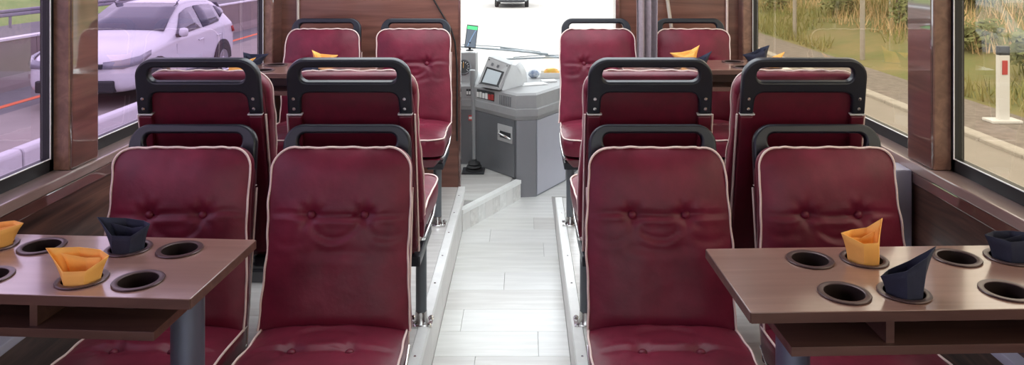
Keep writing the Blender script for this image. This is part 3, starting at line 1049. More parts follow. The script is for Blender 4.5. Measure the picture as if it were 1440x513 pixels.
napkin('fr', 1, 1, 'yellow', 0.046, 0.088, 0.034, 0.052, 0.046, 0.060, 0.098, 0.062, 'yellow napkin with upswept tip on the far right table below the curtain')
napkin('fr', 1, 0, 'navy', 0.025, 0.080, 0.020, 0.042, 0.03, 0.05, 0.05, 0.078, 'dark napkin tip right of the upswept yellow napkin on the far right table')
napkin('fr', 3, 1, 'navy', 0.036, 0.088, 0.042, 0.062, 0.045, 0.070, 0.085, 0.062, 'navy napkin on the far right table against the right window')
napkin('fr', 3, 0, 'yellow', 0.030, 0.075, 0.022, 0.04, 0.03, 0.05, 0.03, 0.074, 'yellow napkin tip right of the navy napkin on the far right table')

# ------------------------------------------------------------------ dashboard
db = thing('dashboard', 'grey driver dashboard console with screen and switches in front of the windscreen', 'dashboard', (0, 5.5, 0))
DBL = (0, 5.5, 0)
A0, A, B, Cc, D, D1 = (-1.46, 5.52), (-0.366, 5.47), (-0.052, 5.105), (0.084, 5.125), (0.30, 5.48), (0.42, 5.78)
D2, D3 = (1.30, 5.78), (1.30, 6.13)
plan = [A0, A, B, Cc, D, D1, D2, D3, (-1.46, 6.13)]


def outset(pts, d_):
    n = len(pts)
    area = sum(pts[i][0] * pts[(i + 1) % n][1] - pts[(i + 1) % n][0] * pts[i][1] for i in range(n))
    sg = 1 if area > 0 else -1
    res = []
    for i in range(n):
        p0, p1, p2 = Vector(pts[i - 1]), Vector(pts[i]), Vector(pts[(i + 1) % n])
        e1, e2 = (p1 - p0).normalized(), (p2 - p1).normalized()
        n1, n2 = Vector((e1.y, -e1.x)) * sg, Vector((e2.y, -e2.x)) * sg
        m_ = (n1 + n2)
        m_ = m_ / max(0.3, m_.dot(n1))
        res.append(tuple(p1 + m_ * d_))
    return res


ZL, ZD = 0.525, 0.705
MB().prism(plan, 0.0, ZL).build('cabinet', 'dash_panel', db, base=DBL)
o1 = outset(plan, 0.018)
o1 = [(max(-1.47, min(1.31, p[0])), min(6.135, p[1])) for p in o1]
o0 = outset(plan, 0.004)
o0 = [(max(-1.47, min(1.31, p[0])), min(6.135, p[1])) for p in o0]
fa = MB()
n = len(plan)
inner = [(p[0] * 0.97, p[1] + 0.03) if p[1] < 6 else p for p in plan]
levels = [(o0, ZL), (o1, ZL + 0.03), (o1, ZL + 0.075), (o0, ZL + 0.080), (o0, ZL + 0.085), (plan, ZD - 0.012), (inner, ZD)]
if sum(plan[i][0] * plan[(i + 1) % n][1] - plan[(i + 1) % n][0] * plan[i][1] for i in range(n)) < 0:
    levels = [(q[::-1], z) for q, z in levels]
for q, z in levels:
    fa.v += [(p[0], p[1], z) for p in q]
for l in range(len(levels) - 1):
    for i in range(n):
        j = (i + 1) % n
        fa.f.append((l * n + i, l * n + j, (l + 1) * n + j, (l + 1) * n + i))
fa.f.append(tuple(range(n))[::-1])
fa.f.append(tuple(range((len(levels) - 1) * n, len(levels) * n)))
fas = fa.build('fascia', 'dash_grey', db, base=DBL)

# pale side panel on the C-D face, corner post on B-C, left door panel with latch on A-B
def face_pt(p, q, t, off, z):
    p, q = Vector(p), Vector(q)
    e = (q - p).normalized()
    nn = Vector((e.y, -e.x))
    r = p + (q - p) * t + nn * off
    return (r.x, r.y, z)


def face_box(p, q, t0, t1, z0, z1, d0, d1):
    return MB().hexa([face_pt(p, q, t0, d1, z0), face_pt(p, q, t1, d1, z0), face_pt(p, q, t1, d0, z0), face_pt(p, q, t0, d0, z0)],
                     [face_pt(p, q, t0, d1, z1), face_pt(p, q, t1, d1, z1), face_pt(p, q, t1, d0, z1), face_pt(p, q, t0, d0, z1)])


face_box(Cc, D, 0.01, 0.995, 0.012, ZL - 0.004, -0.004, 0.006).build('side_panel', 'dash_pale', db, base=DBL, fix=True)
face_box(B, Cc, 0.0, 1.0, 0.0, ZL - 0.002, -0.004, 0.007).build('corner_post', 'post_metal', db, base=DBL, fix=True)
dr = face_box(A, B, 0.10, 0.97, DZ + 0.005, ZL - 0.004, -0.004, 0.008).build('access_door', 'dash_panel', db, base=DBL, bevel=0.002, fix=True)
face_box(A, B, 0.60, 0.93, 0.36, 0.475, 0.007, 0.012).build('latch_plate', 'dash_light', dr, base=DBL, fix=True)
lt = face_box(A, B, 0.66, 0.90, 0.385, 0.43, 0.012, 0.015)
lt.build('latch_recess', 'dash_dark', dr, base=DBL, fix=True)
hd = MB().tube([face_pt(A, B, 0.66, 0.016, 0.43), face_pt(A, B, 0.69, 0.034, 0.415), face_pt(A, B, 0.86, 0.034, 0.405), face_pt(A, B, 0.90, 0.016, 0.39)], 0.008, 8)
hd.build('latch_handle', 'chrome', dr, base=DBL, smooth=60)
# warning label left of the gear lever
rl = face_box(A0, A, 0.962, 0.998, 0.445, 0.485, 0.001, 0.004).build('warning_label', 'red_plastic', db, base=DBL, fix=True)
face_box(A0, A, 0.966, 0.994, 0.456, 0.474, 0.004, 0.0045).build('label_text', 'white_plastic', rl, base=DBL, fix=True)
# rocker switches on the fascia
fz = ZL + 0.09
for k in range(6):
    t = 0.12 + 0.07 * k
    m_ = 'red_plastic' if k >= 4 else 'white_plastic'
    sp = face_box(A, B, t - 0.033, t + 0.033, ZD - 0.085, ZD - 0.022, 0.002, 0.005).build('switch', 'dash_dark', fas, base=DBL, fix=True)
    face_box(A, B, t - 0.023, t + 0.023, ZD - 0.078, ZD - 0.042 + 0.004 * (k % 2), 0.005, 0.012).build('switch_rocker', m_, fas, base=DBL, fix=True)
for k in range(3):
    t = 0.955 + 0.016 * k
    face_box(A0, A, t - 0.007, t + 0.007, ZD - 0.075, ZD - 0.028, 0.002, 0.005).build('switch', 'dash_dark', fas, base=DBL, fix=True)
    face_box(A0, A, t - 0.005, t + 0.005, ZD - 0.068, ZD - 0.045, 0.005, 0.010).build('switch_rocker', ['white_plastic', 'white_plastic', 'red_plastic'][k], fas, base=DBL, fix=True)
gv = face_box(A, B, 0.60, 0.90, ZD - 0.10, ZD - 0.022, 0.001, 0.004).build('vent_plate', 'dash_grey', fas, base=DBL, fix=True)
for k in range(7):
    t = 0.625 + 0.04 * k
    face_box(A, B, t, t + 0.02, ZD - 0.094, ZD - 0.028, 0.004, 0.0055).build('vent_slot', 'dash_panel', gv, base=DBL, fix=True)
# grab latch on the right face
MB().tube([face_pt(Cc, D, 0.78, 0.008, 0.655), face_pt(Cc, D, 0.80, 0.028, 0.665), face_pt(Cc, D, 0.92, 0.028, 0.665), face_pt(Cc, D, 0.94, 0.008, 0.65)], 0.007, 8).build('grab_handle', 'dash_dark', db, base=DBL, smooth=60)

# raised binnacle with the screen
P00, P10 = Vector((-0.341, 5.36, ZD + 0.01)), Vector((-0.168, 5.22, ZD + 0.005))
P01, P11 = Vector((-0.262, 5.50, EYE - 0.728)), Vector((-0.097, 5.40, EYE - 0.775))
bn = MB()
back = Vector((0.16, 0.34, 0))
secs = []
for q in ((P00, P01, P10, P11),):
    pass
v = [P00, P10, P11, P01]
v2_ = [P00 + Vector((0.10, 0.42, -0.01)), P10 + Vector((0.14, 0.36, -0.01)), P11 + Vector((0.06, 0.22, -0.02)), P01 + Vector((0.04, 0.22, -0.02))]
bn.hexa(v, v2_)
bno = bn.build('binnacle', 'dash_grey', db, base=DBL, bevel=0.008, fix=True)
ro = MB()   # rounded cheek at its right
mid = [P10 + Vector((0.0, 0.01, 0)), P11 + Vector((0.0, 0.01, -0.004))]
for (dx, dz_) in ((0.0, 0), (0.035, -0.012), (0.06, -0.045), (0.075, -0.10), (0.08, -0.165)):
    pass
cheek = [(P11.x, P11.y + 0.02, P11.z - 0.004), (P11.x + 0.035, P11.y + 0.05, P11.z - 0.012), (P11.x + 0.065, P11.y + 0.06, P11.z - 0.05), (P11.x + 0.085, P11.y + 0.06, P11.z - 0.10), (P11.x + 0.09, P11.y + 0.06, ZD)]
base_pts = [(P10.x + 0.01, P10.y + 0.02, ZD)]
vs = [Vector(c) for c in cheek] + [Vector(base_pts[0])]
nb = len(vs)
ro.v = [tuple(p) for p in vs] + [tuple(p + Vector((0.03, 0.20, 0))) for p in vs]
ro.f = [tuple(range(nb)), tuple(range(nb, 2 * nb))[::-1]] + [(i, nb + i, nb + (i + 1) % nb, (i + 1) % nb) for i in range(nb)]
ro.build('binnacle_cheek', 'dash_light', db, base=DBL, fix=True, smooth=35)


def panel_pt(u, w, off=0.0):
    p = P00 * (1 - u) * (1 - w) + P10 * u * (1 - w) + P01 * (1 - u) * w + P11 * u * w
    nn = (P10 - P00).cross(P01 - P00).normalized()
    return p + nn * off


def panel_box(u0, u1, w0, w1, d0, d1):
    c = [(u0, w0), (u1, w0), (u1, w1), (u0, w1)]
    return MB().hexa([panel_pt(a, b, d0) for a, b in c], [panel_pt(a, b, d1) for a, b in c])


panel_box(0.06, 0.94, 0.06, 0.95, -0.002, 0.003).build('panel_plate', 'dash_light', bno, base=DBL, fix=True)
panel_box(0.12, 0.88, 0.09, 0.66, 0.003, 0.007).build('screen_frame', 'dash_dark', bno, base=DBL, fix=True)
panel_box(0.19, 0.81, 0.15, 0.60, 0.007, 0.0085).build('screen', 'screen_blue', bno, base=DBL, fix=True)
for u in (0.30, 0.55):
    panel_box(u - 0.035, u + 0.035, 0.74, 0.83, 0.003, 0.008).build('knob', 'dash_panel', bno, base=DBL, fix=True)
for (u, w) in ((0.1, 0.1), (0.9, 0.1), (0.1, 0.9), (0.9, 0.9)):
    panel_box(u - 0.015, u + 0.015, w - 0.02, w + 0.02, 0.003, 0.006).build('panel_screw', 'dash_dark', bno, base=DBL, fix=True)
# instrument cluster with the round gauge at the left
ck = MB().hexa([(-1.0, 5.60, ZD - 0.01), (-0.365, 5.60, ZD - 0.01), (-0.365, 5.95, ZD - 0.01), (-1.0, 5.95, ZD - 0.01)],
               [(-1.0, 5.68, 0.915), (-0.365, 5.68, 0.915), (-0.365, 5.90, 0.895), (-1.0, 5.90, 0.895)]).build('instrument_cluster', 'dash_grey', db, base=DBL, bevel=0.01, fix=True)
MG = Matrix.Translation((-0.458, 5.632, 0.812)) @ Matrix.Rotation(RD(68), 4, 'X')


def gauge(prof, name, m, n=28):
    g = MB().lathe(prof, n=n)
    g.v = [tuple(MG @ Vector(p)) for p in g.v]
    return g.build(name, m, ck, base=DBL, smooth=30)


gauge([(0.058, -0.01), (0.058, 0.008), (0.050, 0.010), (0.049, 0.004)], 'gauge_bezel', 'dash_panel')
gauge([(0.049, 0.0), (0.049, 0.0055)], 'gauge_face', 'dash_dark')
tk = MB()
for k in range(11):
    a = RD(-40 + 26 * k)
    c, s_ = math.cos(a), math.sin(a)
    q = [MG @ Vector((c * r - s_ * w, s_ * r + c * w, z)) for z in (0.0056, 0.0066) for (r, w) in ((0.032, -0.0018), (0.044, -0.0018), (0.044, 0.0018), (0.032, 0.0018))]
    tk.hexa(q[:4], q[4:])
tk.build('gauge_ticks', 'white_plastic', ck, base=DBL, fix=True)
q = [MG @ Vector(p) for p in ((-0.002, -0.008, 0.006), (0.002, -0.008, 0.006), (0.002, 0.034, 0.006), (-0.002, 0.034, 0.006), (-0.002, -0.008, 0.0075), (0.002, -0.008, 0.0075), (0.002, 0.034, 0.0075), (-0.002, 0.034, 0.0075))]
MB().hexa(q[:4], q[4:]).build('gauge_needle', 'packet_yellow', ck, base=DBL, fix=True)

# gear lever with its rubber boot
gl_ = thing('gear_lever', 'tall grey gear lever with black rubber boot on the driver step', 'gear lever', (-0.365, 5.28, DZ))
MB().tube([(0.012, 0.0, 0.03), (0.008, 0.0, 0.40), (0.0, 0.0, 0.62)], 0.0125, 12).build('shaft', 'lever_grey', gl_, smooth=40)
MB().lathe([(0.013, 0.60), (0.019, 0.615), (0.020, 0.66), (0.022, 0.705), (0.020, 0.718), (0.008, 0.722)], n=16).build('knob', 'lever_grey', gl_, smooth=50)
MB().lathe([(0.062, 0.012), (0.060, 0.022), (0.045, 0.026), (0.055, 0.036), (0.050, 0.046), (0.036, 0.050), (0.045, 0.058), (0.040, 0.068), (0.022, 0.076), (0.014, 0.088)], (0.012, 0, 0), 20).build('boot', 'rubber', gl_, smooth=60)
MB().box(-0.072, 0.086, -0.075, 0.075, 0.0, 0.012).build('boot_plate', 'dash_dark', gl_, bevel=0.004)

# phone in its holder on the instrument cluster
ph = thing('phone', 'smartphone with a green topped navigation map mounted above the dashboard gauge', 'phone', (-0.418, 5.76, 0.917), RD(8))
ph.scale = (1.18, 1.18, 1.18)
T = Matrix.Rotation(RD(-14), 4, 'X') @ Matrix.Rotation(RD(8), 4, 'Y')


def ph_part(name, m, x0, x1, y0, y1, z0, z1, bevel=0.0):
    b_ = MB().box(x0, x1, y0, y1, z0, z1)
    b_.v = [tuple(T @ Vector(p) + Vector((0, 0, 0.02))) for p in b_.v]
    return b_.build(name, m, ph, bevel=bevel)


ph_part('phone_body', 'dash_dark', -0.037, 0.037, -0.004, 0.004, 0.0, 0.152, 0.003)
sc_ = ph_part('screen', 'phone_screen', -0.033, 0.033, -0.0052, -0.0042, 0.006, 0.146)
for nm, m_, a in (('map_banner', 'phone_green', (-0.033, 0.033, 0.122, 0.144)),):
    b_ = MB().box(a[0], a[1], -0.0060, -0.0053, a[2], a[3])
    b_.v = [tuple(T @ Vector(p) + Vector((0, 0, 0.02))) for p in b_.v]
    b_.build(nm, m_, sc_)
rt_ = MB().add([(-0.02, -0.0058, 0.01), (-0.014, -0.0058, 0.01), (0.008, -0.0058, 0.075), (0.002, -0.0058, 0.075), (0.026, -0.0058, 0.118), (0.020, -0.0058, 0.118)], [(0, 1, 2, 3), (3, 2, 4, 5)])
rt_.v = [tuple(T @ Vector(p) + Vector((0, 0, 0.02))) for p in rt_.v]
rt_.build('map_route', 'phone_route', sc_)
MB().tube([(0, 0.02, 0.0), (0, 0.018, 0.03), (0, 0.006, 0.06)], 0.008, 8).lathe([(0.028, 0.0), (0.024, 0.008), (0.01, 0.012)], (0, 0.02, 0), 14).build('holder', 'black_plastic', ph, smooth=40)

# things lying on the dashboard
o = thing('paper_sheets', 'white papers lying on the dashboard top beside the screen console', 'papers', (0.055, 5.50, ZD + 0.0005), RD(20))
for k in range(3):
    MB().box(-0.085 + 0.012 * k, 0.085 + 0.012 * k, -0.06, 0.07 - 0.01 * k, 0.002 * k, 0.002 * k + 0.0015).build('sheet', 'paper', o)
o = MB().box(-0.055, 0.055, -0.04, 0.04, 0, 0.012).build('notebook', 'paper', bevel=0.002)
o.location = (0.185, 5.62, ZD + 0.0005)
o.rotation_euler = (0, 0, RD(15))
tag(o, 'small white notebook on the dashboard top right of the papers', 'notebook')


def packet(name, label, cat, m, loc, w, d_, h):
    r_ = thing(name, label, cat, loc)
    vs_, fs_ = [], []
    n_, m2 = 12, 10
    for j in range(m2 + 1):
        ph_ = math.pi * (j / m2)
        for i in range(n_):
            a = 2 * math.pi * i / n_
            e = 1 + 0.16 * noise.noise(Vector((math.cos(a) * 2 + loc[0] * 9, math.sin(a) * 2, ph_ * 2)))
            vs_.append((w / 2 * math.sin(ph_) ** 0.6 * math.cos(a) * e, d_ / 2 * math.sin(ph_) ** 0.6 * math.sin(a) * e, h / 2 - h / 2 * math.cos(ph_) * e + 0.002))
    for j in range(m2):
        for i in range(n_):
            fs_.append((j * n_ + i, j * n_ + (i + 1) % n_, (j + 1) * n_ + (i + 1) % n_, (j + 1) * n_ + i))
    MB().add(vs_, fs_).build('wrapper', m, r_, smooth=50)
    MB().box(w / 2 * 0.8, w / 2 * 1.1, -d_ * 0.3, d_ * 0.3, h * 0.42, h * 0.5).build('crimped_end', m, r_)
    return r_


packet('snack_packet', 'crumpled blue and white packet on the dashboard under the windscreen', 'packet', 'packet_blue', (0.075, 5.80, ZD), 0.085, 0.07, 0.06)
ty = thing('dashboard_tray', 'pale open tray on the dashboard beside the red seat', 'tray', (0.225, 5.84, ZD))
MB().box(-0.10, 0.10, -0.06, 0.06, 0.0, 0.006).build('tray_bottom', 'white_plastic', ty)
for (a, b, c, d_) in ((-0.10, 0.10, -0.06, -0.054), (-0.10, 0.10, 0.054, 0.06), (-0.10, -0.094, -0.054, 0.054), (0.094, 0.10, -0.054, 0.054)):
    MB().box(a, b, c, d_, 0.006, 0.04).build('tray_side', 'white_plastic', ty)
packet('fruit_packet', 'yellow and orange packet in the pale dashboard tray', 'packet', 'packet_yellow', (0.215, 5.84, ZD + 0.0065), 0.12, 0.08, 0.06)

# windscreen wipers (outside the glass)
for nm, pts, lab in (('windscreen_wiper', [(-0.577, 0.895), (-0.20, 0.868), (0.20, 0.832)], 'long grey windscreen wiper reaching from the phone towards the middle'),
                     ('windscreen_wiper', [(-0.15, 0.788), (0.18, 0.800), (0.50, 0.805)], 'lower grey windscreen wiper behind the far right seat')):
    w_ = thing(nm, lab, 'wiper', (pts[0][0], YF + 0.10, pts[0][1]))
    q = [(p[0] - pts[0][0], 0.0, p[1] - pts[0][1]) for p in pts]
    MB().tube(q, 0.008, 8).build('blade', 'wiper_grey', w_, smooth=40)
    MB().tube([(q[1][0] + 0.55, 0.03, q[1][2] - 0.075), (q[1][0] + 0.3, 0.03, q[1][2] - 0.035), (q[1][0], 0.014, q[1][2] + 0.014)], 0.007, 8).build('arm', 'wiper_grey', w_, smooth=40)
    MB().tube([(q[0][0] + 0.06, 0.012, q[0][2] + 0.014), (q[1][0], 0.014, q[1][2] + 0.022), (q[2][0] - 0.06, 0.012, q[2][2] + 0.014)], 0.0045, 6).build('bow', 'wiper_grey', w_, smooth=40)

# ------------------------------------------------------------------ outside
RZ = EYE - 2.83


def ground(name, label, m, x0, x1, y0, y1, z, th=0.05):
    o_ = MB().box(x0, x1, y0, y1, z - th, z).build(name, m)
    return tag(o_, label, None, None, 'structure')


ground('ground_road', 'grey asphalt road the bus drives on', 'road_pale', -9.4, 7.0, -30, 300, RZ)
ground('ground_lane', 'violet grey asphalt lane beyond the orange line', 'asphalt', -11.0, -9.4, -30, 300, RZ)
ground('ground_gravel', 'gravel strip beside the kerb right of the road', 'gravel', 7.25, 8.8, -30, 300, RZ + 0.01)
kb = struct('kerb', 'pale concrete kerb stones along the right road edge')
km = MB().box(-0.12, 0.13, -0.495, 0.495, -0.05, 0.06).mesh('kerb_stone', 'concrete_kerb', bevel=0.015, seg=1)
for k in range(60):
    link('kerb_stone', km, kb, (7.12, 1.0 + k, RZ))
ol = tag(MB().box(-9.95, -9.78, -10, 200, RZ + 0.0, RZ + 0.006).build('orange_line', 'orange_paint'), 'orange road marking beyond the white car', None, None, 'structure')
rs = MB()
# bank right of the road, rising, and the far field
v, f = [], []
xs = [8.8, 9.6, 10.6, 12, 14, 17, 21, 27, 36, 60]
hs_ = [0.0, 0.08, 0.25, 0.6, 1.1, 1.7, 2.3, 2.8, 3.4, 5.0]
ny = 60
for j in range(ny + 1):
    yy = -20 + 2.6 * j
    for x_, h_ in zip(xs, hs_):
        v.append((x_, yy, RZ + 0.01 + h_ + 0.16 * noise.noise(Vector((x_ * 0.5, yy * 0.3, 1))) * min(1, h_ * 2)))
for j in range(ny):
    for i in range(len(xs) - 1):
        a = j * len(xs) + i
        f.append((a, a + 1, a + len(xs) + 1, a + len(xs)))
bank = tag(MB().add(v, f).build('ground_bank', 'grass', smooth=60), 'olive grass bank rising beside the road on the right', None, None, 'structure')
# left: barrier near the bus, concrete wall, far carriageway, guard rail, green slope
gb = thing('road_barrier', 'white steel road barrier running between the bus and the white car', 'barrier', (-5.45, 10, RZ))
bmesh_seg = MB().prism([(-0.26, 0.0), (0.26, 0.0), (0.22, 0.12), (0.10, 0.30), (0.085, 0.74), (0.06, 0.78), (-0.06, 0.78), (-0.085, 0.74), (-0.10, 0.30), (-0.22, 0.12)], -1.985, 1.985)
bmesh_seg.v = [(p[0], p[2], p[1]) for p in bmesh_seg.v]
bsm = bmesh_seg.mesh('barrier_segment', 'barrier_white', fix=True, bevel=0.01, seg=1)
rfm = MB().box(-0.004, 0.004, -0.05, 0.05, 0, 0.08).mesh('reflector', 'orange_paint', bevel=0.003, seg=1)
for k in range(-3, 12):
    sg = link('barrier_segment', bsm, gb, (0, 4.0 * k, 0))
    link('reflector', rfm, sg, (0.094, 0.55, 0.55))
cw = thing('concrete_wall', 'low pinkish concrete wall behind the white car', 'wall', (-11.2, 20, RZ))
wm = MB().prism([(-0.30, 0), (0.30, 0), (0.26, 0.10), (0.13, 0.28), (0.10, 1.04), (-0.10, 1.04), (-0.13, 0.28), (-0.26, 0.10)], -2.99, 2.99)
wm.v = [(p[0], p[2], p[1]) for p in wm.v]
wmm = wm.mesh('wall_segment', 'concrete_wall', fix=True)
cpm = MB().box(-0.12, 0.12, -2.99, 2.99, 1.04, 1.085).mesh('coping', 'white_paint')
for k in range(-6, 16):
    q = link('wall_segment', wmm, cw, (0, 6.0 * k, 0))
    link('coping', cpm, q)
ground('ground_far_road', 'far carriageway behind the concrete wall', 'asphalt', -21.5, -11.5, -30, 200, RZ)
v, f = [], []
xs = [-21.5, -23, -26, -32, -45, -70]
hs_ = [0.0, 0.4, 1.2, 2.4, 4.2, 7.0]
for j in range(41):
    yy = -20 + 5 * j
    for x_, h_ in zip(xs, hs_):
        v.append((x_, yy, RZ + h_ + 0.2 * noise.noise(Vector((x_ * 0.3, yy * 0.2, 5))) * min(1, h_)))
for j in range(40):
    for i in range(len(xs) - 1):
        a = j * len(xs) + i
        f.append((a, a + len(xs), a + len(xs) + 1, a + 1))
tag(MB().add(v, f).build('ground_slope', 'grass_bright', smooth=60), 'bright green grass slope beyond the far carriageway', None, None, 'structure')
gr = thing('guard_rail', 'dull metal guard rail in front of the green slope', 'guard rail', (-20.6, 20, RZ))
w_ = MB()
pr_ = [(0.0, 0.45), (0.04, 0.48), (0.04, 0.55), (0.0, 0.60), (0.04, 0.65), (0.04, 0.72), (0.0, 0.75)]
for yy in (-40, 80):
    w_.v += [(p[0], yy, p[1]) for p in pr_] + [(p[0] - 0.02, yy, p[1]) for p in pr_[::-1]]
nn_ = 14
w_.f = [(i, (i + 1) % nn_, nn_ + (i + 1) % nn_, nn_ + i) for i in range(nn_)]
w_.build('rail', 'galvanised', gr, fix=True)
pm_ = MB().box(-0.08, -0.02, -0.05, 0.05, 0, 0.75).mesh('post', 'galvanised')
for k in range(-16, 32):
    link('post', pm_, gr, (0, 2.5 * k, 0))


# ---- cars
def make_car(name, label, paint, loc, rz, sc=1.0):
    """origin on the road under the middle; the nose points to -y"""
    root = thing(name, label, 'car', loc, rz)
    root.scale = (sc, sc, sc)
    # stations: y, half width, sill z, shoulder z, shoulder half width, top z, top half width
    S = [(-2.32, 0.62, 0.36, 0.62, 0.60, 0.70, 0.50),
         (-2.24, 0.80, 0.27, 0.72, 0.76, 0.84, 0.62),
         (-2.02, 0.90, 0.24, 0.84, 0.86, 0.95, 0.70),
         (-1.60, 0.93, 0.24, 0.93, 0.90, 1.02, 0.74),
         (-1.10, 0.93, 0.24, 0.99, 0.91, 1.09, 0.76),
         (-0.92, 0.93, 0.24, 1.01, 0.91, 1.14, 0.76),
         (-0.35, 0.93, 0.24, 1.04, 0.91, 1.47, 0.66),
         (0.05, 0.93, 0.24, 1.06, 0.91, 1.63, 0.61),
         (0.60, 0.93, 0.24, 1.08, 0.91, 1.68, 0.61),
         (1.30, 0.93, 0.24, 1.11, 0.91, 1.66, 0.60),
         (1.80, 0.92, 0.26, 1.14, 0.89, 1.59, 0.58),
         (2.10, 0.88, 0.30, 1.12, 0.85, 1.30, 0.62),
         (2.26, 0.80, 0.36, 0.98, 0.78, 1.05, 0.60),
         (2.32, 0.66, 0.42, 0.74, 0.66, 0.80, 0.55)]

    def ring(s):
        y_, w, zs, zb, wb_, zt, wt = s
        half = [(w * 0.86, zs), (w, zs + 0.10), (w * 1.005, (zs + zb) * 0.52), (w * 0.995, zb - 0.05), (wb_, zb),
                (wb_ * 0.55 + wt * 0.45, zb + (zt - zb) * 0.46), (wt + 0.02, zt - 0.045 * min(1, (zt - zb) * 4)), (wt * 0.86, zt), (wt * 0.4, zt + 0.015)]
        return [(x, y_, z) for x, z in half] + [(-x, y_, z) for x, z in half[::-1]]

    n_ = 18
    b_ = MB()
    for s in S:
        b_.v += ring(s)
    for i in range(len(S) - 1):
        for k in range(n_):
            k2 = (k + 1) % n_
            b_.f.append((i * n_ + k, i * n_ + k2, (i + 1) * n_ + k2, (i + 1) * n_ + k))
    b_.f.append(tuple(range(n_))[::-1])
    b_.f.append(tuple((len(S) - 1) * n_ + k for k in range(n_)))
    body = b_.build('body', paint, root, fix=True, smooth=50)
    sd = body.modifiers.new('smooth', 'SUBSURF')
    sd.levels = sd.render_levels = 2

    def at(y_):
        for a_, c_ in zip(S, S[1:]):
            if a_[0] <= y_ <= c_[0]:
                t_ = (y_ - a_[0]) / (c_[0] - a_[0])
                return tuple(p + (q_ - p) * t_ for p, q_ in zip(a_, c_))
        return S[-1]

    def side_x(y_, fr_):
        _, w, zs, zb, wb_, zt, wt = at(y_)
        z_ = zb + (zt - zb) * fr_
        if fr_ < 0.46:
            x_ = wb_ + (wt - wb_) * 0.45 * fr_ / 0.46
        else:
            x_ = wb_ * 0.55 + wt * 0.45 + (wt + 0.02 - (wb_ * 0.55 + wt * 0.45)) * (fr_ - 0.46) / 0.46
        return x_, z_

    # side windows
    for sgn in (-1, 1):
        for (nm, ys) in (('side_window', [(-0.66, 0.08, 0.14), (-0.38, 0.08, 0.52), (-0.12, 0.08, 0.78), (0.18, 0.08, 0.80), (0.42, 0.08, 0.80)]),
                         ('side_window', [(0.50, 0.08, 0.80), (0.85, 0.09, 0.80), (1.25, 0.12, 0.78), (1.40, 0.20, 0.74)]),
                         ('side_window', [(1.46, 0.24, 0.72), (1.70, 0.38, 0.66), (1.80, 0.45, 0.62)])):
            w2 = MB()
            for (y_, f0, f1) in ys:
                for f_ in (f0, (f0 + f1) / 2, f1):
                    x_, z_ = side_x(y_, f_)
                    w2.v.append((sgn * (x_ + 0.012), y_, z_))
            for i in range(len(ys) - 1):
                for j in range(2):
                    w2.f.append((i * 3 + j, i * 3 + j + 1, (i + 1) * 3 + j + 1, (i + 1) * 3 + j))
            o_ = w2.build(nm, 'car_glass', root, smooth=60)
            m3 = o_.modifiers.new('t', 'SOLIDIFY')
            m3.thickness = 0.02
            m3.offset = 0
        # mirror
        mr = MB().lathe([(0.02, -0.09), (0.085, -0.07), (0.10, 0.0), (0.085, 0.06), (0.02, 0.08)], n=14)
        mr.v = [(sgn * (1.02 + p[2] * 0.9), -0.62 + p[0] * 0.8, 1.13 + p[1] * 0.9) for p in mr.v]
        mr_o = mr.build('mirror', paint, root, smooth=60, fix=True)
        MB().box(min(sgn * 0.88, sgn * 0.97), max(sgn * 0.88, sgn * 0.97), -0.66, -0.58, 1.04, 1.10).build('mirror_arm', 'car_black', mr_o)
        # door handle and seams
        for y_ in (0.30, 1.18):
            MB().tube([(sgn * 0.945, y_ - 0.10, 0.90), (sgn * 0.955, y_, 0.905), (sgn * 0.945, y_ + 0.10, 0.91)], 0.014, 8).build('door_handle', paint, root, smooth=60)
        for y_ in (-0.70, 0.46, 1.36):
            MB().box(min(sgn * 0.88, sgn * 0.931), max(sgn * 0.88, sgn * 0.931), y_ - 0.004, y_ + 0.004, 0.36, 0.92).build('door_seam', 'galvanised', root)
        MB().box(min(sgn * 0.80, sgn * 0.93), max(sgn * 0.80, sgn * 0.93), -1.0, 1.05, 0.20, 0.33).build('sill_cladding', 'car_black', root, bevel=0.02)
        # headlight, fog recess and tail light
        hl = MB().add([(sgn * 0.46, -2.30, 0.80), (sgn * 0.74, -2.215, 0.83), (sgn * 0.90, -1.99, 0.87), (sgn * 0.925, -1.68, 0.93),
                       (sgn * 0.46, -2.325, 0.69), (sgn * 0.76, -2.25, 0.69), (sgn * 0.935, -2.03, 0.74), (sgn * 0.945, -1.72, 0.85)],
                      [(0, 1, 5, 4), (1, 2, 6, 5), (2, 3, 7, 6)])
        o_ = hl.build('headlight', 'car_lamp', root, smooth=60)
        m3 = o_.modifiers.new('t', 'SOLIDIFY')
        m3.thickness = 0.04
        m3.offset = 0
        tl = MB().add([(sgn * 0.55, 2.28, 0.98), (sgn * 0.80, 2.20, 1.00), (sgn * 0.91, 1.95, 1.02), (sgn * 0.55, 2.30, 0.86), (sgn * 0.82, 2.25, 0.86), (sgn * 0.93, 1.98, 0.90)], [(0, 1, 4, 3), (1, 2, 5, 4)])
        o_ = tl.build('tail_light', 'car_tail', root, smooth=60)
        m3 = o_.modifiers.new('t', 'SOLIDIFY')
        m3.thickness = 0.05
        m3.offset = 0
        # wheels with arches
        for y_ in (-1.42, 1.38):
            ar = MB()
            for (r_, x_) in ((0.43, 0.70), (0.43, 0.955), (0.345, 0.955), (0.345, 0.70)):
                for k in range(15):
                    a = math.pi * k / 14
                    ar.v.append((sgn * x_, y_ + r_ * math.cos(a), 0.36 + r_ * math.sin(a)))
            for l in range(4):
                for k in range(14):
                    ar.f.append((l * 15 + k, l * 15 + k + 1, ((l + 1) % 4) * 15 + k + 1, ((l + 1) % 4) * 15 + k))
            ar.build('wheel_arch', 'car_black', root, fix=True)
            wh = MB().lathe([(0.22, -0.11), (0.33, -0.11), (0.355, -0.08), (0.358, 0.08), (0.335, 0.11), (0.23, 0.115), (0.22, 0.10)], n=28)
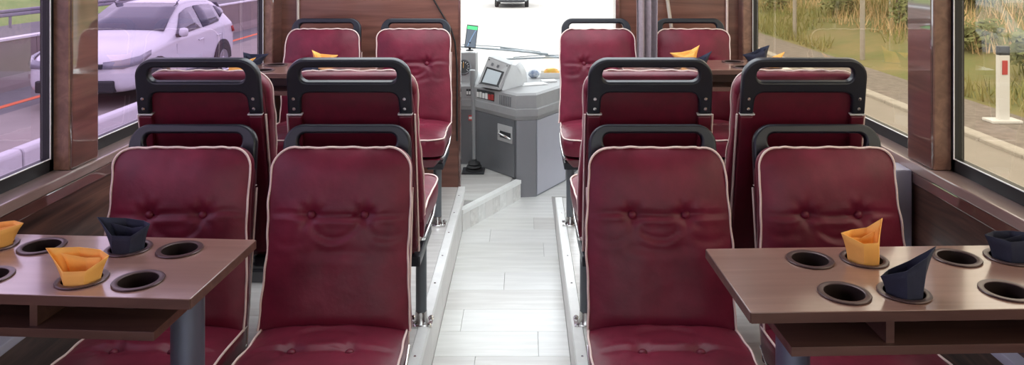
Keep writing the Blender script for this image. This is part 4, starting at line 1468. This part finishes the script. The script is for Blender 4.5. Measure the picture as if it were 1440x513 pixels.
            wh.v = [(sgn * (0.85 + p[2]), y_ + p[0], 0.358 + p[1]) for p in wh.v]
            who = wh.build('wheel', 'rubber', root, smooth=40, fix=True)
            rm = MB().lathe([(0.225, 0.09), (0.215, 0.118), (0.19, 0.105), (0.06, 0.10), (0.04, 0.125)], n=20)
            rm.v = [(sgn * (0.85 + p[2]), y_ + p[0], 0.358 + p[1]) for p in rm.v]
            rm.build('rim', 'rim', who, smooth=40, fix=True)
    # windscreen and rear window
    for nm, ys in (('windscreen', [(-0.86, 0.0), (-0.5, 0.0), (-0.20, 0.0), (0.0, 0.0)]), ('rear_window', [(1.86, 0.0), (1.96, 0.0), (2.06, 0.0)])):
        w2 = MB()
        for (y_, _) in ys:
            s = at(y_)
            for u in (-0.95, -0.5, 0, 0.5, 0.95):
                w2.v.append((u * (s[6] + 0.05), y_, s[5] + 0.012 * (1 - u * u) + 0.012))
        for i in range(len(ys) - 1):
            for k in range(4):
                w2.f.append((i * 5 + k, i * 5 + k + 1, (i + 1) * 5 + k + 1, (i + 1) * 5 + k))
        o_ = w2.build(nm, 'car_glass', root, smooth=60)
        m3 = o_.modifiers.new('t', 'SOLIDIFY')
        m3.thickness = 0.03
        m3.offset = 0
    # grille, lower intake, plate, roof rails
    MB().box(-0.46, 0.46, -2.350, -2.27, 0.69, 0.77).build('grille', 'car_black', root, bevel=0.015)
    MB().box(-0.64, 0.64, -2.35, -2.20, 0.30, 0.50).build('lower_intake', 'car_black', root, bevel=0.03)
    MB().box(-0.26, 0.26, -2.355, -2.33, 0.52, 0.63).build('front_plate', 'white_plastic', root)
    MB().box(-0.26, 0.26, 2.31, 2.345, 0.62, 0.73).build('rear_plate', 'white_plastic', root)
    MB().box(-0.74, 0.74, 2.22, 2.34, 0.34, 0.52).build('rear_bumper', 'car_black', root, bevel=0.03)
    for sgn in (-1, 1):
        MB().tube([(sgn * 0.60, 0.0, 1.65), (sgn * 0.585, 0.15, 1.715), (sgn * 0.585, 1.35, 1.705), (sgn * 0.58, 1.52, 1.65)], 0.016, 8).build('roof_rail', 'car_lamp', root, smooth=60)
    return root


make_car('sport_utility_car', 'white sport utility car driving past outside the left windows', 'car_white', (-8.25, 16.3, RZ), 0.0, 1.12)
make_car('car_ahead', 'silver car far ahead in the glare of the windscreen', 'car_silver', (-0.70, 44.0, RZ), RD(180), 1.0)

# ---- roadside on the right
dl = thing('delineator_post', 'white roadside post with black cap and red reflector outside the right window', 'road post', (8.20, 12.8, RZ + 0.01))
MB().prism([(-0.09, -0.06), (0.09, -0.06), (0.105, 0.0), (0.07, 0.07), (-0.07, 0.07), (-0.105, 0.0)], 0.0, 1.15).build('post', 'white_paint', dl, bevel=0.01)
MB().prism([(-0.092, -0.062), (0.092, -0.062), (0.107, 0.0), (0.072, 0.072), (-0.072, 0.072), (-0.107, 0.0)], 1.15, 1.30).build('cap', 'car_black', dl, bevel=0.01)
MB().box(-0.045, 0.045, -0.075, -0.061, 0.82, 1.06).build('reflector', 'red_plastic', dl, bevel=0.004)
MB().prism([(-0.26, -0.16), (0.26, -0.16), (0.26, 0.16), (-0.26, 0.16)], 0, 0.05).build('foot', 'white_paint', dl, bevel=0.015)


def bank_h(x_):
    X_ = [8.8, 9.6, 10.6, 12, 14, 17, 21, 27, 36, 60]
    H_ = [0.0, 0.08, 0.25, 0.6, 1.1, 1.7, 2.3, 2.8, 3.4, 5.0]
    for a_, b_, c_, d2 in zip(X_, X_[1:], H_, H_[1:]):
        if a_ <= x_ <= b_:
            return RZ + 0.01 + c_ + (d2 - c_) * (x_ - a_) / (b_ - a_)
    return RZ


def leaves(n, rx, ry, rz_, cz, size, seed):
    r_ = random.Random(seed)
    b_ = MB()
    lobes = [(r_.uniform(-.5, .5) * rx, r_.uniform(-.5, .5) * ry, cz + r_.uniform(-.45, .5) * rz_, r_.uniform(.4, .65)) for _ in range(7)]
    for i in range(n):
        lx_, ly_, lz_, lr = lobes[i % 7]
        d3 = Vector((r_.gauss(0, 1), r_.gauss(0, 1), r_.gauss(0, 1))).normalized() * (r_.random() ** 0.4)
        c_ = Vector((lx_ + d3.x * rx * lr, ly_ + d3.y * ry * lr, max(0.03, lz_ + d3.z * rz_ * lr)))
        a_ = Vector((r_.gauss(0, 1), r_.gauss(0, 1), r_.gauss(0, 0.7))).normalized()
        t_ = a_.orthogonal().normalized()
        s_ = size * r_.uniform(0.6, 1.3)
        b_.add([c_ - a_ * s_, c_ + t_ * s_ * 0.45, c_ + a_ * s_, c_ - t_ * s_ * 0.45], [(0, 1, 2, 3)])
    return b_


TREES = [(13.2, 26, 3.0, 'leaf_dark', 'dark tree with thick trunk nearest the right window'),
         (16.0, 36, 3.4, 'leaf_dark', 'dark tree in the middle of the roadside row on the right'),
         (17.5, 47, 3.8, 'leaf_mid', 'pale green tree far along the roadside on the right'),
         (20.5, 58, 4.2, 'leaf_dark', 'dark tree at the far end of the roadside row'),
         (22.0, 38, 3.8, 'leaf_mid', 'pale green tree standing back from the road'),
         (17.0, 21, 3.2, 'leaf_mid', 'pale green tree right of the thick trunk')]
for k, (x_, y_, h_, m_, lab) in enumerate(TREES):
    t_ = thing('tree', lab, 'tree', (x_, y_, bank_h(x_) - 0.1), 0, 'roadside trees')
    MB().tube([(0, 0, 0), (0.05, 0.02, h_ * 0.5), (0.0, 0.1, h_ * 0.9)], [0.26, 0.2, 0.1], 10).build('trunk', 'bark', t_, smooth=60)
    leaves(1500, 2.3, 2.6, 1.7, h_ * 0.85, 0.20, 100 + k).build('crown', m_, t_)
BUSH = [(11.4, 19, 'leaf_mid'), (12.2, 23, 'leaf_mid'), (12.0, 29, 'leaf_mid'), (13.6, 33, 'leaf_dark'), (14.4, 40, 'leaf_mid'), (11.0, 15.5, 'leaf_mid'), (12.8, 13.5, 'leaf_dark'), (14.6, 24.5, 'leaf_dark'), (15.8, 30, 'leaf_mid'), (11.6, 34, 'leaf_mid')]
BL = ['bush at the grass edge beside the white roadside post', 'bush left of the thick tree trunk', 'olive bush in front of the dark tree', 'dark bush beneath the dark tree row', 'olive bush far along the bank',
      'low olive bush at the right window edge', 'dark bush behind the white roadside post', 'dark bush behind the thick trunk', 'pale bush high on the bank', 'small olive bush low on the bank']
for k, (x_, y_, m_) in enumerate(BUSH):
    t_ = thing('bush', BL[k], 'bush', (x_, y_, bank_h(x_) - 0.05), 0, 'roadside bushes')
    leaves(700, 0.9, 1.2, 0.65, 0.55, 0.10, 300 + k).build('foliage', m_, t_)
    MB().tube([(0, 0, 0), (0.03, 0, 0.6)], [0.04, 0.02], 6).build('stem', 'bark', t_)
for k, (x_, y_, lab) in enumerate([(9.35, 25.8, 'thin pale post standing in the grass, far right window'), (9.2, 20.3, 'thin pale post standing before the thick tree trunk')]):
    t_ = thing('marker_post', lab, 'post', (x_, y_, bank_h(x_)), 0, 'thin roadside posts')
    MB().tube([(0, 0, -0.05), (0, 0, 3.2)], 0.065, 10).build('shaft', 'post_grey', t_, smooth=40)
    MB().lathe([(0.072, 3.2), (0.06, 3.24), (0.02, 3.26)], n=10).build('cap', 'post_grey', t_, smooth=40)
# tall grass on the bank: uncountable blades
for nm, m_, n_, lab, lo_, hi_, ln in (('tall_grass', 'grass_blade_green', 26000, 'green tall grass covering the bank on the right', 8.9, 19, 0.42),
                                      ('dry_grass', 'grass_blade_straw', 14000, 'straw coloured dry grass on the upper bank', 11.2, 24, 0.55)):
    r_ = random.Random(11 if m_.endswith('green') else 12)
    b_ = MB()
    vv, ff = b_.v, b_.f
    for i in range(n_):
        x_ = lo_ + (hi_ - lo_) * r_.random() ** 1.3
        y_ = r_.uniform(5, 75) if m_.endswith('green') else r_.uniform(8, 75)
        if noise.noise(Vector((x_ * 0.35, y_ * 0.18, 4))) * (1 if m_.endswith('green') else -1) < -0.12:
            continue
        z_ = bank_h(x_) - 0.02
        a_ = r_.uniform(0, 6.28)
        L_ = ln * r_.uniform(0.5, 1.2)
        w2 = 0.022
        lx_, ly_ = r_.gauss(0, 0.12), r_.gauss(0, 0.12)
        c_, s_ = math.cos(a_) * w2, math.sin(a_) * w2
        q = len(vv)
        vv += [(x_ - c_, y_ - s_, z_), (x_ + c_, y_ + s_, z_), (x_ + lx_, y_ + ly_, z_ + L_)]
        ff.append((q, q + 1, q + 2))
    tag(b_.build(nm, m_), lab, 'grass', None, 'stuff')
